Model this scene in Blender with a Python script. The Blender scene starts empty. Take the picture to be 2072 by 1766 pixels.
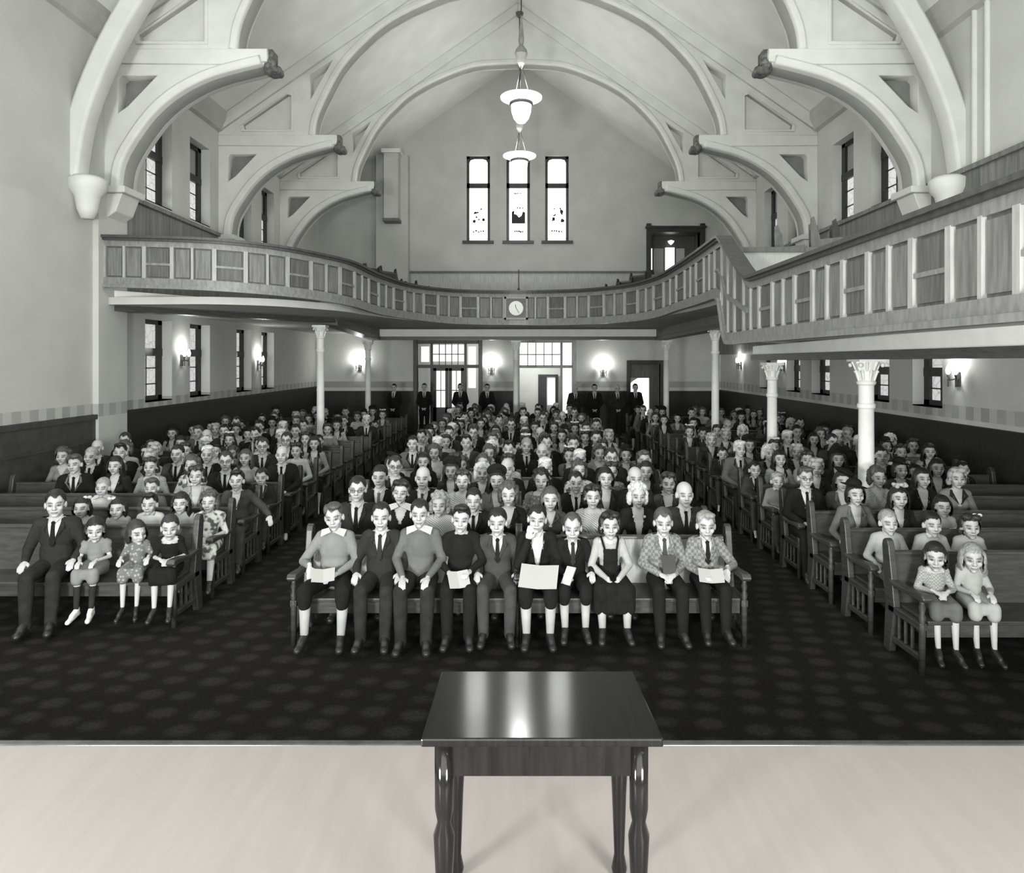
import bpy, bmesh, math, random
import numpy as np
from mathutils import Vector, Matrix, noise
from mathutils.geometry import tessellate_polygon

SC = bpy.context.scene
COL = SC.collection
R = math.radians
random.seed(1942)

# ------------------------------------------------------------------ camera
EYE = 2.58                      # lens height above the nave floor; many heights below are measured from it
FOC = 1400.0
cam_d = bpy.data.cameras.new('camera'); cam = bpy.data.objects.new('camera', cam_d); COL.objects.link(cam)
cam.location = (0, 0, EYE); cam.rotation_euler = (R(90), 0, 0)
cam_d.sensor_width = 36.0; cam_d.sensor_fit = 'HORIZONTAL'
cam_d.lens = FOC / 2072.0 * 36.0
cam_d.shift_x = -12.0 / 2072.0
cam_d.shift_y = -153.0 / 2072.0
cam_d.clip_start = 0.05; cam_d.clip_end = 200
SC.camera = cam

# ------------------------------------------------------------------ world, lights, exposure
w = bpy.data.worlds.new('sky'); SC.world = w; w.use_nodes = True
w.node_tree.nodes['Background'].inputs[0].default_value = (.80, .86, .84, 1)
w.node_tree.nodes['Background'].inputs[1].default_value = 1.0
SC.view_settings.view_transform = 'Standard'; SC.view_settings.look = 'None'
SC.view_settings.exposure = 0.0; SC.view_settings.gamma = 1.0
try: SC.view_settings.use_curve_mapping = False
except Exception: pass

def area(name, loc, rot, sx, sy, power, spread=180, color=(1, 1, 1)):
    l = bpy.data.lights.new(name, 'AREA'); l.shape = 'RECTANGLE'; l.size = sx; l.size_y = sy; l.energy = power; l.color = color
    l.spread = R(spread)
    o = bpy.data.objects.new(name, l); COL.objects.link(o); o.location = loc; o.rotation_euler = rot; return o
def point(name, loc, power, r=.1):
    l = bpy.data.lights.new(name, 'POINT'); l.energy = power; l.shadow_soft_size = r; l.color = (1, 1, .98)
    o = bpy.data.objects.new(name, l); COL.objects.link(o); o.location = loc; return o
# front fill light, set at the unseen window added behind the camera
area('added_front_fill', (0, -4.6, 5.0), (R(108), 0, 0), 9.0, 5.6, 760)
# the photographer's two diffused flood lamps on stands beside the camera
area('photographers_flood_left', (-3.6, -1.2, 1.95), (R(96), 0, R(-14)), 1.2, 1.0, 760)
area('photographers_flood_right', (2.2, -1.2, 1.95), (R(96), 0, R(12)), 1.2, 1.0, 470)
# daylight entering by the clerestory windows
area('left_clerestory_daylight', (-6.9, 6.0, 6.2), (0, R(-70), 0), 2.2, 9, 190)
area('right_clerestory_daylight', (6.9, 6.0, 6.2), (0, R(70), 0), 2.2, 9, 190)

# ------------------------------------------------------------------ materials
def nmat(name):
    m = bpy.data.materials.new(name); m.use_nodes = True
    nt = m.node_tree; return m, nt, nt.nodes['Principled BSDF']
def tone(v, t=(1.0, 1.0, .985)): return (v * t[0], v * t[1], v * t[2], 1)
TINT = (.985, 1.0, .945)
MC = {}
def mat(name, v, rough=.7, spec=.3, var=.12, scale=6.0, bump=0.0, stretch=(1, 1, 1), tint=TINT, emit=0):
    if name in MC: return MC[name]
    m, nt, b = nmat(name); N = nt.nodes; L = nt.links
    b.inputs['Roughness'].default_value = rough
    b.inputs['Specular IOR Level'].default_value = spec
    tc = N.new('ShaderNodeTexCoord'); mp = N.new('ShaderNodeMapping'); mp.inputs['Scale'].default_value = stretch
    nz = N.new('ShaderNodeTexNoise'); nz.inputs['Scale'].default_value = scale; nz.inputs['Detail'].default_value = 4
    cr = N.new('ShaderNodeMapRange'); cr.inputs['From Min'].default_value = .3; cr.inputs['From Max'].default_value = .7
    cr.inputs['To Min'].default_value = v * (1 - var); cr.inputs['To Max'].default_value = v * (1 + var)
    cb = N.new('ShaderNodeCombineColor')
    L.new(tc.outputs['Object'], mp.inputs['Vector']); L.new(mp.outputs[0], nz.inputs['Vector']); L.new(nz.outputs[0], cr.inputs['Value'])
    for i, ch in enumerate(('Red', 'Green', 'Blue')):
        mm = N.new('ShaderNodeMath'); mm.operation = 'MULTIPLY'; mm.inputs[1].default_value = tint[i]
        L.new(cr.outputs[0], mm.inputs[0]); L.new(mm.outputs[0], cb.inputs[ch])
    L.new(cb.outputs[0], b.inputs['Base Color'])
    if bump:
        bp = N.new('ShaderNodeBump'); bp.inputs['Strength'].default_value = bump; bp.inputs['Distance'].default_value = .02
        L.new(nz.outputs[0], bp.inputs['Height']); L.new(bp.outputs[0], b.inputs['Normal'])
    MC[name] = m; return m
def two_tone(name, v1, v2, kind='voronoi', scale=30, thr=.3, rough=.8, stretch=(1, 1, 1)):
    """cloth or carpet with a printed or woven pattern"""
    if name in MC: return MC[name]
    m, nt, b = nmat(name); N = nt.nodes; L = nt.links
    tc = N.new('ShaderNodeTexCoord'); mp = N.new('ShaderNodeMapping'); mp.inputs['Scale'].default_value = stretch
    L.new(tc.outputs['Object'], mp.inputs['Vector'])
    if kind == 'voronoi':
        t = N.new('ShaderNodeTexVoronoi'); t.inputs['Scale'].default_value = scale; src = t.outputs['Distance']
    elif kind == 'check':
        t = N.new('ShaderNodeTexChecker'); t.inputs['Scale'].default_value = scale; src = t.outputs['Fac']
    elif kind == 'wave':
        t = N.new('ShaderNodeTexWave'); t.inputs['Scale'].default_value = scale; t.bands_direction = 'DIAGONAL'; src = t.outputs['Fac']
    else:
        t = N.new('ShaderNodeTexNoise'); t.inputs['Scale'].default_value = scale; t.inputs['Detail'].default_value = 1; src = t.outputs[0]
    L.new(mp.outputs[0], t.inputs['Vector'])
    mr = N.new('ShaderNodeMapRange'); mr.inputs['From Min'].default_value = thr - .06; mr.inputs['From Max'].default_value = thr + .06
    L.new(src, mr.inputs['Value'])
    mx = N.new('ShaderNodeMix'); mx.data_type = 'RGBA'; mx.inputs[6].default_value = tone(v1, TINT); mx.inputs[7].default_value = tone(v2, TINT)
    L.new(mr.outputs[0], mx.inputs[0]); L.new(mx.outputs[2], b.inputs['Base Color'])
    b.inputs['Roughness'].default_value = rough; b.inputs['Specular IOR Level'].default_value = .15
    MC[name] = m; return m
def glow(name, v, strength, color=(.95, 1, .95)):
    if name in MC: return MC[name]
    m, nt, b = nmat(name)
    b.inputs['Base Color'].default_value = (.8, .8, .8, 1)
    b.inputs['Emission Color'].default_value = (color[0] * v, color[1] * v, color[2] * v, 1)
    b.inputs['Emission Strength'].default_value = strength
    MC[name] = m; return m
def leaded_glass(name, base, strength, scale=3.0, var=.35):
    """backlit figured glass: soft pattern of paler and darker quarries"""
    if name in MC: return MC[name]
    m, nt, b = nmat(name); N = nt.nodes; L = nt.links
    tc = N.new('ShaderNodeTexCoord'); v = N.new('ShaderNodeTexVoronoi'); v.inputs['Scale'].default_value = scale
    v.feature = 'DISTANCE_TO_EDGE'
    mr = N.new('ShaderNodeMapRange'); mr.inputs['From Min'].default_value = 0; mr.inputs['From Max'].default_value = .05
    mr.inputs['To Min'].default_value = base * (1 - var); mr.inputs['To Max'].default_value = base
    cb = N.new('ShaderNodeCombineColor')
    L.new(tc.outputs['Object'], v.inputs['Vector']); L.new(v.outputs['Distance'], mr.inputs['Value'])
    for ch in ('Red', 'Green', 'Blue'): L.new(mr.outputs[0], cb.inputs[ch])
    L.new(cb.outputs[0], b.inputs['Emission Color']); b.inputs['Emission Strength'].default_value = strength
    b.inputs['Base Color'].default_value = (.3, .3, .3, 1)
    MC[name] = m; return m

PLASTER_CEIL = mat('ceiling_plaster', .74, .9, .1, .05, 1.5)
PLASTER_TRUSS = mat('truss_plaster', .62, .85, .15, .05, 3)
PLASTER_GABLE = mat('gable_plaster', .43, .9, .1, .07, 1.2)
WHITE_PAINT = mat('white_paint', .80, .6, .3, .04, 5)
COLUMN_PAINT = mat('column_paint', .78, .5, .35, .05, 8)
OAK = mat('gallery_oak', .11, .5, .35, .25, 4, .05, (5, 5, .7))
OAK_LIGHT = mat('gallery_oak_light', .21, .4, .5, .22, 5, .05, (4, 4, 1.2))
OAK_STILE = mat('gallery_oak_stile', .36, .4, .5, .15, 5, .05, (4, 4, .8))
OAK_PALE = mat('pale_oak_boards', .36, .4, .4, .2, 4, 0, (8, 8, .6))
OAK_DARK = mat('dark_oak', .07, .4, .4, .3, 5, .1, (1, 1, 9))
WAINSCOT = mat('dark_wainscot', .022, .5, .3, .3, 6, 0, (6, 6, .6))
BOARDS = mat('gallery_wainscot', .15, .5, .4, .35, 3, 0, (5, 5, .35))
DARK_WOOD = mat('dark_stained_wood', .025, .4, .4, .3, 8)
PEW_WOOD = mat('pew_wood', .045, .4, .5, .3, 6, .1, (1, 1, 6))
PEW_PALE = mat('pew_wood_pale', .30, .42, .5, .2, 6, .1, (8, 1, 1))
IRON = mat('dark_iron', .03, .4, .5, .1, 10)
PAGE = two_tone('printed_paper', .44, .24, 'wave', 42, .62)
PAPER = mat('plain_paper', .46, .7, .2, .05, 10)
SHOE = mat('black_shoe', .02, .4, .5, .2, 20)
SHOE_W = mat('white_shoe', .65, .6, .3, .1, 20)

def carpet_material():
    m, nt, b = nmat('figured_carpet'); N = nt.nodes; L = nt.links
    tc = N.new('ShaderNodeTexCoord'); mp = N.new('ShaderNodeMapping'); mp.inputs['Scale'].default_value = (3.3, 4.2, 1)
    mp.inputs['Rotation'].default_value = (0, 0, R(12))
    v = N.new('ShaderNodeTexVoronoi'); v.inputs['Scale'].default_value = 1.0; v.inputs['Randomness'].default_value = .25
    nz = N.new('ShaderNodeTexNoise'); nz.inputs['Scale'].default_value = 40
    mr = N.new('ShaderNodeMapRange'); mr.inputs['From Min'].default_value = .22; mr.inputs['From Max'].default_value = .42
    mr.inputs['To Min'].default_value = .024; mr.inputs['To Max'].default_value = .011
    mm = N.new('ShaderNodeMath'); mm.operation = 'MULTIPLY'
    mr2 = N.new('ShaderNodeMapRange'); mr2.inputs['From Min'].default_value = .3; mr2.inputs['From Max'].default_value = .7
    mr2.inputs['To Min'].default_value = .7; mr2.inputs['To Max'].default_value = 1.3
    cb = N.new('ShaderNodeCombineColor')
    L.new(tc.outputs['Object'], mp.inputs[0]); L.new(mp.outputs[0], v.inputs['Vector']); L.new(v.outputs['Distance'], mr.inputs['Value'])
    L.new(tc.outputs['Object'], nz.inputs['Vector']); L.new(nz.outputs[0], mr2.inputs['Value'])
    L.new(mr.outputs[0], mm.inputs[0]); L.new(mr2.outputs[0], mm.inputs[1])
    for i, ch in enumerate(('Red', 'Green', 'Blue')):
        k = N.new('ShaderNodeMath'); k.operation = 'MULTIPLY'; k.inputs[1].default_value = (1.04, 1, .98)[i]
        L.new(mm.outputs[0], k.inputs[0]); L.new(k.outputs[0], cb.inputs[ch])
    L.new(cb.outputs[0], b.inputs['Base Color']); b.inputs['Roughness'].default_value = .95; b.inputs['Specular IOR Level'].default_value = .1
    return m
CARPET = carpet_material()

def side_wall_material():
    """plaster with a stencilled frieze of small arches just above the wainscot"""
    m, nt, b = nmat('side_wall_plaster'); N = nt.nodes; L = nt.links
    tc = N.new('ShaderNodeTexCoord'); sp = N.new('ShaderNodeSeparateXYZ'); L.new(tc.outputs['Object'], sp.inputs[0])
    nz = N.new('ShaderNodeTexNoise'); nz.inputs['Scale'].default_value = 1.3; L.new(tc.outputs['Object'], nz.inputs['Vector'])
    base = N.new('ShaderNodeMapRange'); base.inputs['From Min'].default_value = .3; base.inputs['From Max'].default_value = .7
    base.inputs['To Min'].default_value = .50; base.inputs['To Max'].default_value = .56; L.new(nz.outputs[0], base.inputs['Value'])
    def math_(op, a, bb):
        k = N.new('ShaderNodeMath'); k.operation = op
        for i, x in enumerate((a, bb)):
            if isinstance(x, (int, float)): k.inputs[i].default_value = x
            else: L.new(x, k.inputs[i])
        return k.outputs[0]
    inband = math_('MULTIPLY', math_('GREATER_THAN', sp.outputs['Z'], 1.62), math_('LESS_THAN', sp.outputs['Z'], 1.84))
    wv = math_('SINE', math_('MULTIPLY', sp.outputs['Y'], 17.0), 0)
    dark = math_('MULTIPLY', math_('MULTIPLY', inband, math_('GREATER_THAN', wv, -.1)), math_('MULTIPLY', nz.outputs[0], 1.1))
    fac = math_('SUBTRACT', 1.0, math_('ADD', math_('MULTIPLY', dark, .36), math_('MULTIPLY', inband, .12)))
    v = math_('MULTIPLY', base.outputs[0], fac)
    cb = N.new('ShaderNodeCombineColor')
    for i, ch in enumerate(('Red', 'Green', 'Blue')): L.new(math_('MULTIPLY', v, TINT[i]), cb.inputs[ch])
    L.new(cb.outputs[0], b.inputs['Base Color']); b.inputs['Roughness'].default_value = .9; b.inputs['Specular IOR Level'].default_value = .1
    return m
WALL = side_wall_material()

# ------------------------------------------------------------------ mesh helpers
class MB:
    """collects shapes into one mesh"""
    def __init__(s): s.v = []; s.f = []
    def add(s, vs, fs):
        n = len(s.v); s.v += [tuple(p) for p in vs]; s.f += [tuple(i + n for i in f) for f in fs]; return s
    def box(s, x0, x1, y0, y1, z0, z1):
        return s.add([(x0, y0, z0), (x1, y0, z0), (x1, y1, z0), (x0, y1, z0), (x0, y0, z1), (x1, y0, z1), (x1, y1, z1), (x0, y1, z1)],
                     [(0, 3, 2, 1), (4, 5, 6, 7), (0, 1, 5, 4), (1, 2, 6, 5), (2, 3, 7, 6), (3, 0, 4, 7)])
    def hexa(s, a, b, th, z0, z1):
        """upright board between plan points a and b, with thickness th and (possibly sloping) bottoms/tops z0=(za,zb), z1=(za,zb)"""
        a = Vector(a); b = Vector(b); d = (b - a).normalized(); n = Vector((-d.y, d.x)) * th / 2
        P = [a - n, b - n, b + n, a + n]
        zb = [z0[0], z0[1], z0[1], z0[0]]; zt = [z1[0], z1[1], z1[1], z1[0]]
        return s.add([(p.x, p.y, z) for p, z in zip(P, zb)] + [(p.x, p.y, z) for p, z in zip(P, zt)],
                     [(0, 3, 2, 1), (4, 5, 6, 7), (0, 1, 5, 4), (1, 2, 6, 5), (2, 3, 7, 6), (3, 0, 4, 7)])
    def quad(s, a, b, c, d): return s.add([a, b, c, d], [(0, 1, 2, 3)])
    def cap(s, p0, r0, p1, r1, n=12, sy=1.0):
        p0 = Vector(p0); p1 = Vector(p1); d = p1 - p0; L = d.length
        d = d.normalized() if L > 1e-6 else Vector((0, 0, 1))
        up = Vector((0, 0, 1)) if abs(d.z) < .9 else Vector((1, 0, 0))
        a = d.cross(up).normalized(); b = d.cross(a).normalized()
        rings = []
        for k in range(3, 0, -1): t = R(90) * k / 3.4; rings.append((p0 - d * r0 * math.sin(t), r0 * math.cos(t)))
        rings += [(p0, r0), (p1, r1)]
        for k in range(1, 4): t = R(90) * k / 3.4; rings.append((p1 + d * r1 * math.sin(t), r1 * math.cos(t)))
        vs = [p0 - d * r0]
        for c, r in rings: vs += [c + a * r * math.cos(2 * math.pi * i / n) + b * r * sy * math.sin(2 * math.pi * i / n) for i in range(n)]
        vs.append(p1 + d * r1); fs = []
        for i in range(n): fs.append((0, 1 + (i + 1) % n, 1 + i))
        for k in range(len(rings) - 1):
            o = 1 + k * n
            for i in range(n): fs.append((o + i, o + (i + 1) % n, o + n + (i + 1) % n, o + n + i))
        o = 1 + (len(rings) - 1) * n; e = len(vs) - 1
        for i in range(n): fs.append((o + i, o + (i + 1) % n, e))
        return s.add(vs, fs)
    def ell(s, c, r, M=None, n=16, m=10):
        c = Vector(c); vs = [Vector((0, 0, -1))]
        for j in range(1, m):
            t = math.pi * j / m - math.pi / 2
            vs += [Vector((math.cos(t) * math.cos(2 * math.pi * i / n), math.cos(t) * math.sin(2 * math.pi * i / n), math.sin(t))) for i in range(n)]
        vs.append(Vector((0, 0, 1))); fs = []
        for i in range(n): fs.append((0, 1 + (i + 1) % n, 1 + i))
        for j in range(m - 2):
            o = 1 + j * n
            for i in range(n): fs.append((o + i, o + (i + 1) % n, o + n + (i + 1) % n, o + n + i))
        o = 1 + (m - 2) * n
        for i in range(n): fs.append((o + i, o + (i + 1) % n, len(vs) - 1))
        out = []
        for v in vs:
            q = Vector((v.x * r[0], v.y * r[1], v.z * r[2]))
            if M is not None: q = M @ q
            out.append(c + q)
        return s.add(out, fs)
    def lathe(s, c, prof, n=24):
        """prof = [(radius, z)...] around the vertical axis through c=(x,y)"""
        vs = []; fs = []
        for r, z in prof: vs += [(c[0] + r * math.cos(2 * math.pi * i / n), c[1] + r * math.sin(2 * math.pi * i / n), z) for i in range(n)]
        for k in range(len(prof) - 1):
            o = k * n
            for i in range(n): fs.append((o + i, o + (i + 1) % n, o + n + (i + 1) % n, o + n + i))
        fs.append(tuple(range(n))[::-1]); fs.append(tuple((len(prof) - 1) * n + i for i in range(n)))
        return s.add(vs, fs)
    def disc_y(s, c, r, th, n=32):
        """short cylinder whose axis runs along Y"""
        vs = [(c[0] + r * math.cos(2 * math.pi * i / n), c[1] + dy, c[2] + r * math.sin(2 * math.pi * i / n)) for dy in (0, th) for i in range(n)]
        fs = [tuple(range(n)), tuple(range(n, 2 * n))[::-1]] + [(i, n + i, n + (i + 1) % n, (i + 1) % n) for i in range(n)]
        return s.add(vs, fs)
    def prism(s, pts, y0, y1):
        """polygon in the XZ plane extruded along Y"""
        n = len(pts)
        return s.add([(x, y0, z) for x, z in pts] + [(x, y1, z) for x, z in pts],
                     [tuple(range(n)), tuple(range(n, 2 * n))[::-1]] + [(i, n + i, n + (i + 1) % n, (i + 1) % n) for i in range(n)])
    def prism_x(s, pts, x0, x1):
        """polygon in the YZ plane extruded along X"""
        n = len(pts)
        return s.add([(x0, y, z) for y, z in pts] + [(x1, y, z) for y, z in pts],
                     [tuple(range(n))[::-1], tuple(range(n, 2 * n))] + [(i, (i + 1) % n, n + (i + 1) % n, n + i) for i in range(n)])
    def mesh(s, name, m=None, smooth=False, fix=True):
        me = bpy.data.meshes.new(name); me.from_pydata(s.v, [], s.f)
        if fix:
            bm = bmesh.new(); bm.from_mesh(me); bmesh.ops.recalc_face_normals(bm, faces=bm.faces); bm.to_mesh(me); bm.free()
        if m: me.materials.append(m)
        if smooth: me.polygons.foreach_set('use_smooth', [True] * len(me.polygons))
        return me
    def build(s, name, m, parent=None, smooth=False, bevel=0, fix=True):
        o = bpy.data.objects.new(name, s.mesh(name, m, smooth, fix)); COL.objects.link(o)
        if parent: o.parent = parent
        if bevel:
            b = o.modifiers.new('bevel', 'BEVEL'); b.width = bevel; b.segments = 2; b.limit_method = 'ANGLE'
        return o
def tag(o, label=None, cat=None, group=None, kind=None):
    if label: o['label'] = label
    if cat: o['category'] = cat
    if group: o['group'] = group
    if kind: o['kind'] = kind
    return o
def struct(o, label=None):
    o['kind'] = 'structure'
    if label: o['label'] = label
    return o
def empty(name, loc=(0, 0, 0), rz=0):
    o = bpy.data.objects.new(name, None); COL.objects.link(o); o.location = loc; o.rotation_euler = (0, 0, rz)
    o.empty_display_size = .1
    return o
KIDS = {}
def kids_of(o):
    return [c for c in bpy.data.objects if c.parent is o]
def copy_tree(o, kids, loc=None, rz=None):
    """copy of a thing with copies of its parts; kids = nested {obj: {obj: {...}}}"""
    c = o.copy(); COL.objects.link(c)
    def rec(src, dst, tree):
        for ch, sub in tree.items():
            k = ch.copy(); COL.objects.link(k); k.parent = dst; rec(ch, k, sub)
    rec(o, c, kids)
    if loc is not None: c.location = loc
    if rz is not None: c.rotation_euler = (0, 0, rz)
    return c
def tree_of(o):
    return {c: tree_of(c) for c in kids_of(o)}
ORD = ['first', 'second', 'third', 'fourth', 'fifth', 'sixth', 'seventh', 'eighth', 'ninth', 'tenth', 'eleventh', 'twelfth', 'thirteenth',
       'fourteenth', 'fifteenth', 'sixteenth', 'seventeenth', 'eighteenth', 'nineteenth', 'twentieth']

# ================================================================== the hall
HW = 7.3          # half width of the nave
YB = 25.3         # gable wall
YF = -5.0         # chancel wall behind the camera
RIDGE = EYE + 10.95
SLOPE = .69
EAVE = RIDGE - SLOPE * HW

struct(MB().box(-HW - .4, HW + .4, YF, 28.5, -.2, 0).build('floor', CARPET))
# pitched ceiling
cb_ = MB()
for sx in (-1, 1):
    cb_.add([(0, YF, RIDGE), (0, YB, RIDGE), (sx * (HW + .3), YB, EAVE - .3 * SLOPE), (sx * (HW + .3), YF, EAVE - .3 * SLOPE),
             (0, YF, RIDGE + .2), (0, YB, RIDGE + .2), (sx * (HW + .3), YB, EAVE + .2 - .3 * SLOPE), (sx * (HW + .3), YF, EAVE + .2 - .3 * SLOPE)],
            [(0, 1, 2, 3), (4, 7, 6, 5), (0, 3, 7, 4), (1, 5, 6, 2), (3, 2, 6, 7), (0, 4, 5, 1)])
struct(cb_.build('ceiling', PLASTER_CEIL))

def wall_x(name, x, outward, y0, y1, z0, z1, holes, m, depth=.30):
    """wall in the YZ plane at x with openings (ya, yb, za, zb) that are recessed outward by depth"""
    mb = MB(); ys = sorted({y0, y1} | {h[0] for h in holes} | {h[1] for h in holes}); zs = sorted({z0, z1} | {h[2] for h in holes} | {h[3] for h in holes})
    for i in range(len(ys) - 1):
        for j in range(len(zs) - 1):
            cy = (ys[i] + ys[i + 1]) / 2; cz = (zs[j] + zs[j + 1]) / 2
            if any(h[0] < cy < h[1] and h[2] < cz < h[3] for h in holes): continue
            mb.quad((x, ys[i], zs[j]), (x, ys[i + 1], zs[j]), (x, ys[i + 1], zs[j + 1]), (x, ys[i], zs[j + 1]))
    xo = x + outward * depth
    for a, b, c, d in holes:
        mb.quad((x, a, c), (xo, a, c), (xo, a, d), (x, a, d)); mb.quad((x, b, c), (xo, b, c), (xo, b, d), (x, b, d))
        mb.quad((x, a, c), (xo, a, c), (xo, b, c), (x, b, c)); mb.quad((x, a, d), (xo, a, d), (xo, b, d), (x, b, d))
    mb.quad((xo + outward * .12, y0, z0), (xo + outward * .12, y1, z0), (xo + outward * .12, y1, z1), (xo + outward * .12, y0, z1))
    return struct(mb.build(name, m, fix=False))
GLASS_UP = leaded_glass('clerestory_glass', .55, 1.1, 5, .5)
GLASS_LOW = leaded_glass('aisle_window_glass', .55, 1.0, 6, .6)
GLASS_DIM = leaded_glass('dark_glass', .02, .5, 5, .5)  # dark upper panes that barely glow
win_no = [0]
def side_window(x, outward, ya, yb, za, zb, bar, g_up, g_lo, label):
    """dark framed window at the back of its recess: frame, transom bar, upper and lower glass, sloping sill"""
    win_no[0] += 1
    xo = x + outward * .25; f = .09
    fr = MB(); fr.box(xo - .04, xo + .04, ya, ya + f, za, zb).box(xo - .04, xo + .04, yb - f * 1.8, yb, za, zb)
    fr.box(xo - .04, xo + .04, ya, yb, zb - f, zb).box(xo - .04, xo + .04, ya, yb, za, za + f).box(xo - .05, xo + .05, ya, yb, bar - .08, bar + .08)
    o = struct(fr.build('window_%d' % win_no[0], DARK_WOOD), label)
    px = xo + outward * .03
    for nm, z0, z1, g in (('upper_glass', bar, zb - f, g_up), ('lower_glass', za + f, bar, g_lo)):
        MB().box(px - .01, px + .01, ya + f, yb - f, z0, z1).build(nm, g, o)
    lead = MB(); n = max(2, int((bar - za) / .28))
    for k in range(1, n): z = za + (bar - za) * k / n; lead.box(px - .03, px + .02, ya + f, yb - f, z - .012, z + .012)
    lead.box(px - .03, px + .02, (ya + yb) / 2 - .012, (ya + yb) / 2 + .012, za, bar)
    lead.build('glazing_bars', DARK_WOOD, o)
    si = MB(); si.prism_x([(ya, za), (yb, za), (yb, za - .02), (ya, za - .02)], min(x, xo), max(x, xo))
    si.build('window_sill', WAINSCOT if za < 3 else DARK_WOOD, o)
L_win = [(13.55, 14.6), (15.4, 16.4), (17.95, 18.95), (19.7, 20.7), (22.1, 23.1)]
R_win = [(13.3, 14.3), (15.05, 16.05), (17.7, 18.7), (19.5, 20.5), (22.1, 23.1)]
R_low = [(11.9, 12.8), (13.6, 14.6), (16.2, 17.2), (17.9, 18.8), (20.0, 20.9)]
UP0, UP1 = EYE + 3.18, EYE + 5.0
LO0, LO1 = EYE - .80, EYE + .84
for sx, ups, lows, nm in ((-1, L_win, L_win[:4], 'left'), (1, R_win, R_low, 'right')):
    holes = [(a, b, UP0, UP1) for a, b in ups] + [(a, b, LO0, LO1 if sx < 0 else EYE + .15) for a, b in lows]
    wall_x('wall_' + nm, sx * HW, sx, YF, 28.5, 0, EAVE + .02, holes, WALL)
    for a, b in ups:
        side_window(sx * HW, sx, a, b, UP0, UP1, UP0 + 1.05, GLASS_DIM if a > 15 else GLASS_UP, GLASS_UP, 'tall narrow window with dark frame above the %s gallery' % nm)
    for a, b in lows:
        side_window(sx * HW, sx, a, b, LO0, LO1 if sx < 0 else EYE + .15, LO0 + .98 if sx < 0 else LO0 + .6, GLASS_LOW, GLASS_LOW, 'leaded window with dark frame under the %s gallery' % nm)

def wall_y(name, y, thick, x0, x1, z0, z1, holes, m, gable=False):
    mb = MB(); xs = sorted({x0, x1} | {h[0] for h in holes} | {h[1] for h in holes}); zs = sorted({z0, z1} | {h[2] for h in holes} | {h[3] for h in holes})
    for i in range(len(xs) - 1):
        for j in range(len(zs) - 1):
            cx = (xs[i] + xs[i + 1]) / 2; cz = (zs[j] + zs[j + 1]) / 2
            if any(h[0] < cx < h[1] and h[2] < cz < h[3] for h in holes): continue
            mb.quad((xs[i], y, zs[j]), (xs[i + 1], y, zs[j]), (xs[i + 1], y, zs[j + 1]), (xs[i], y, zs[j + 1]))
    for a, b, c, d in holes:
        yo = y + thick
        mb.quad((a, y, c), (a, yo, c), (a, yo, d), (a, y, d)); mb.quad((b, y, c), (b, yo, c), (b, yo, d), (b, y, d))
        if c > 0: mb.quad((a, y, c), (a, yo, c), (b, yo, c), (b, y, c))
        if d != EAVE: mb.quad((a, y, d), (a, yo, d), (b, yo, d), (b, y, d))
    if gable: mb.add([(x0, y, z1), (x1, y, z1), (0, y, z1 + SLOPE * x1)], [(0, 1, 2)])
    return struct(mb.build(name, m, fix=False))
# gable wall above the rear gallery, three lancet windows and the vestibule door
G_Z0 = EYE + 4.38; G_Z1 = EYE + 7.50
GW = [(-1.88, -1.02), (-.42, .44), (1.0, 1.86)]
VD = (4.85, 6.65, EYE + 3.15, EYE + 4.7)
wall_y('wall_gable', YB, .30, -HW - .1, HW + .1, 3.5, EAVE, [(a, b, G_Z0, min(G_Z1, EAVE)) for a, b in GW] + [VD], PLASTER_GABLE)
# the gable triangle, with the tops of the three lancets cut in it
def gable_top():
    mb = MB(); zs = [EAVE, G_Z1, RIDGE]
    def xlim(z): return (RIDGE - z) / SLOPE
    cuts = [v for g in GW for v in g]
    # strip between eave and window heads
    pts = [-xlim(EAVE)] + cuts + [xlim(EAVE)]
    for i in range(0, len(pts) - 1, 2):
        a, b = pts[i], pts[i + 1]
        ta = max(a, -xlim(G_Z1)); tb = min(b, xlim(G_Z1))
        mb.add([(a, YB, EAVE), (b, YB, EAVE), (tb, YB, G_Z1), (ta, YB, G_Z1)], [(0, 1, 2, 3)])
    x = xlim(G_Z1); mb.add([(-x, YB, G_Z1), (x, YB, G_Z1), (0, YB, RIDGE)], [(0, 1, 2)])
    for a, b in GW:
        yo = YB + .3
        mb.quad((a, YB, EAVE), (a, yo, EAVE), (a, yo, G_Z1), (a, YB, G_Z1)); mb.quad((b, YB, EAVE), (b, yo, EAVE), (b, yo, G_Z1), (b, YB, G_Z1))
        mb.quad((a, YB, G_Z1), (a, yo, G_Z1), (b, yo, G_Z1), (b, YB, G_Z1))
    return struct(mb.build('wall_gable_top', PLASTER_GABLE, fix=False))
gable_top()
GLASS_G = glow('gable_window_glass', 1.0, 5.0, (.97, .98, .93))
MOTIF = mat('painted_glass_motif', .03, .6, .2, .5, 20)
MOTIF2 = mat('painted_glass_motif_pale', .06, .6, .2, .5, 20)
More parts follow.
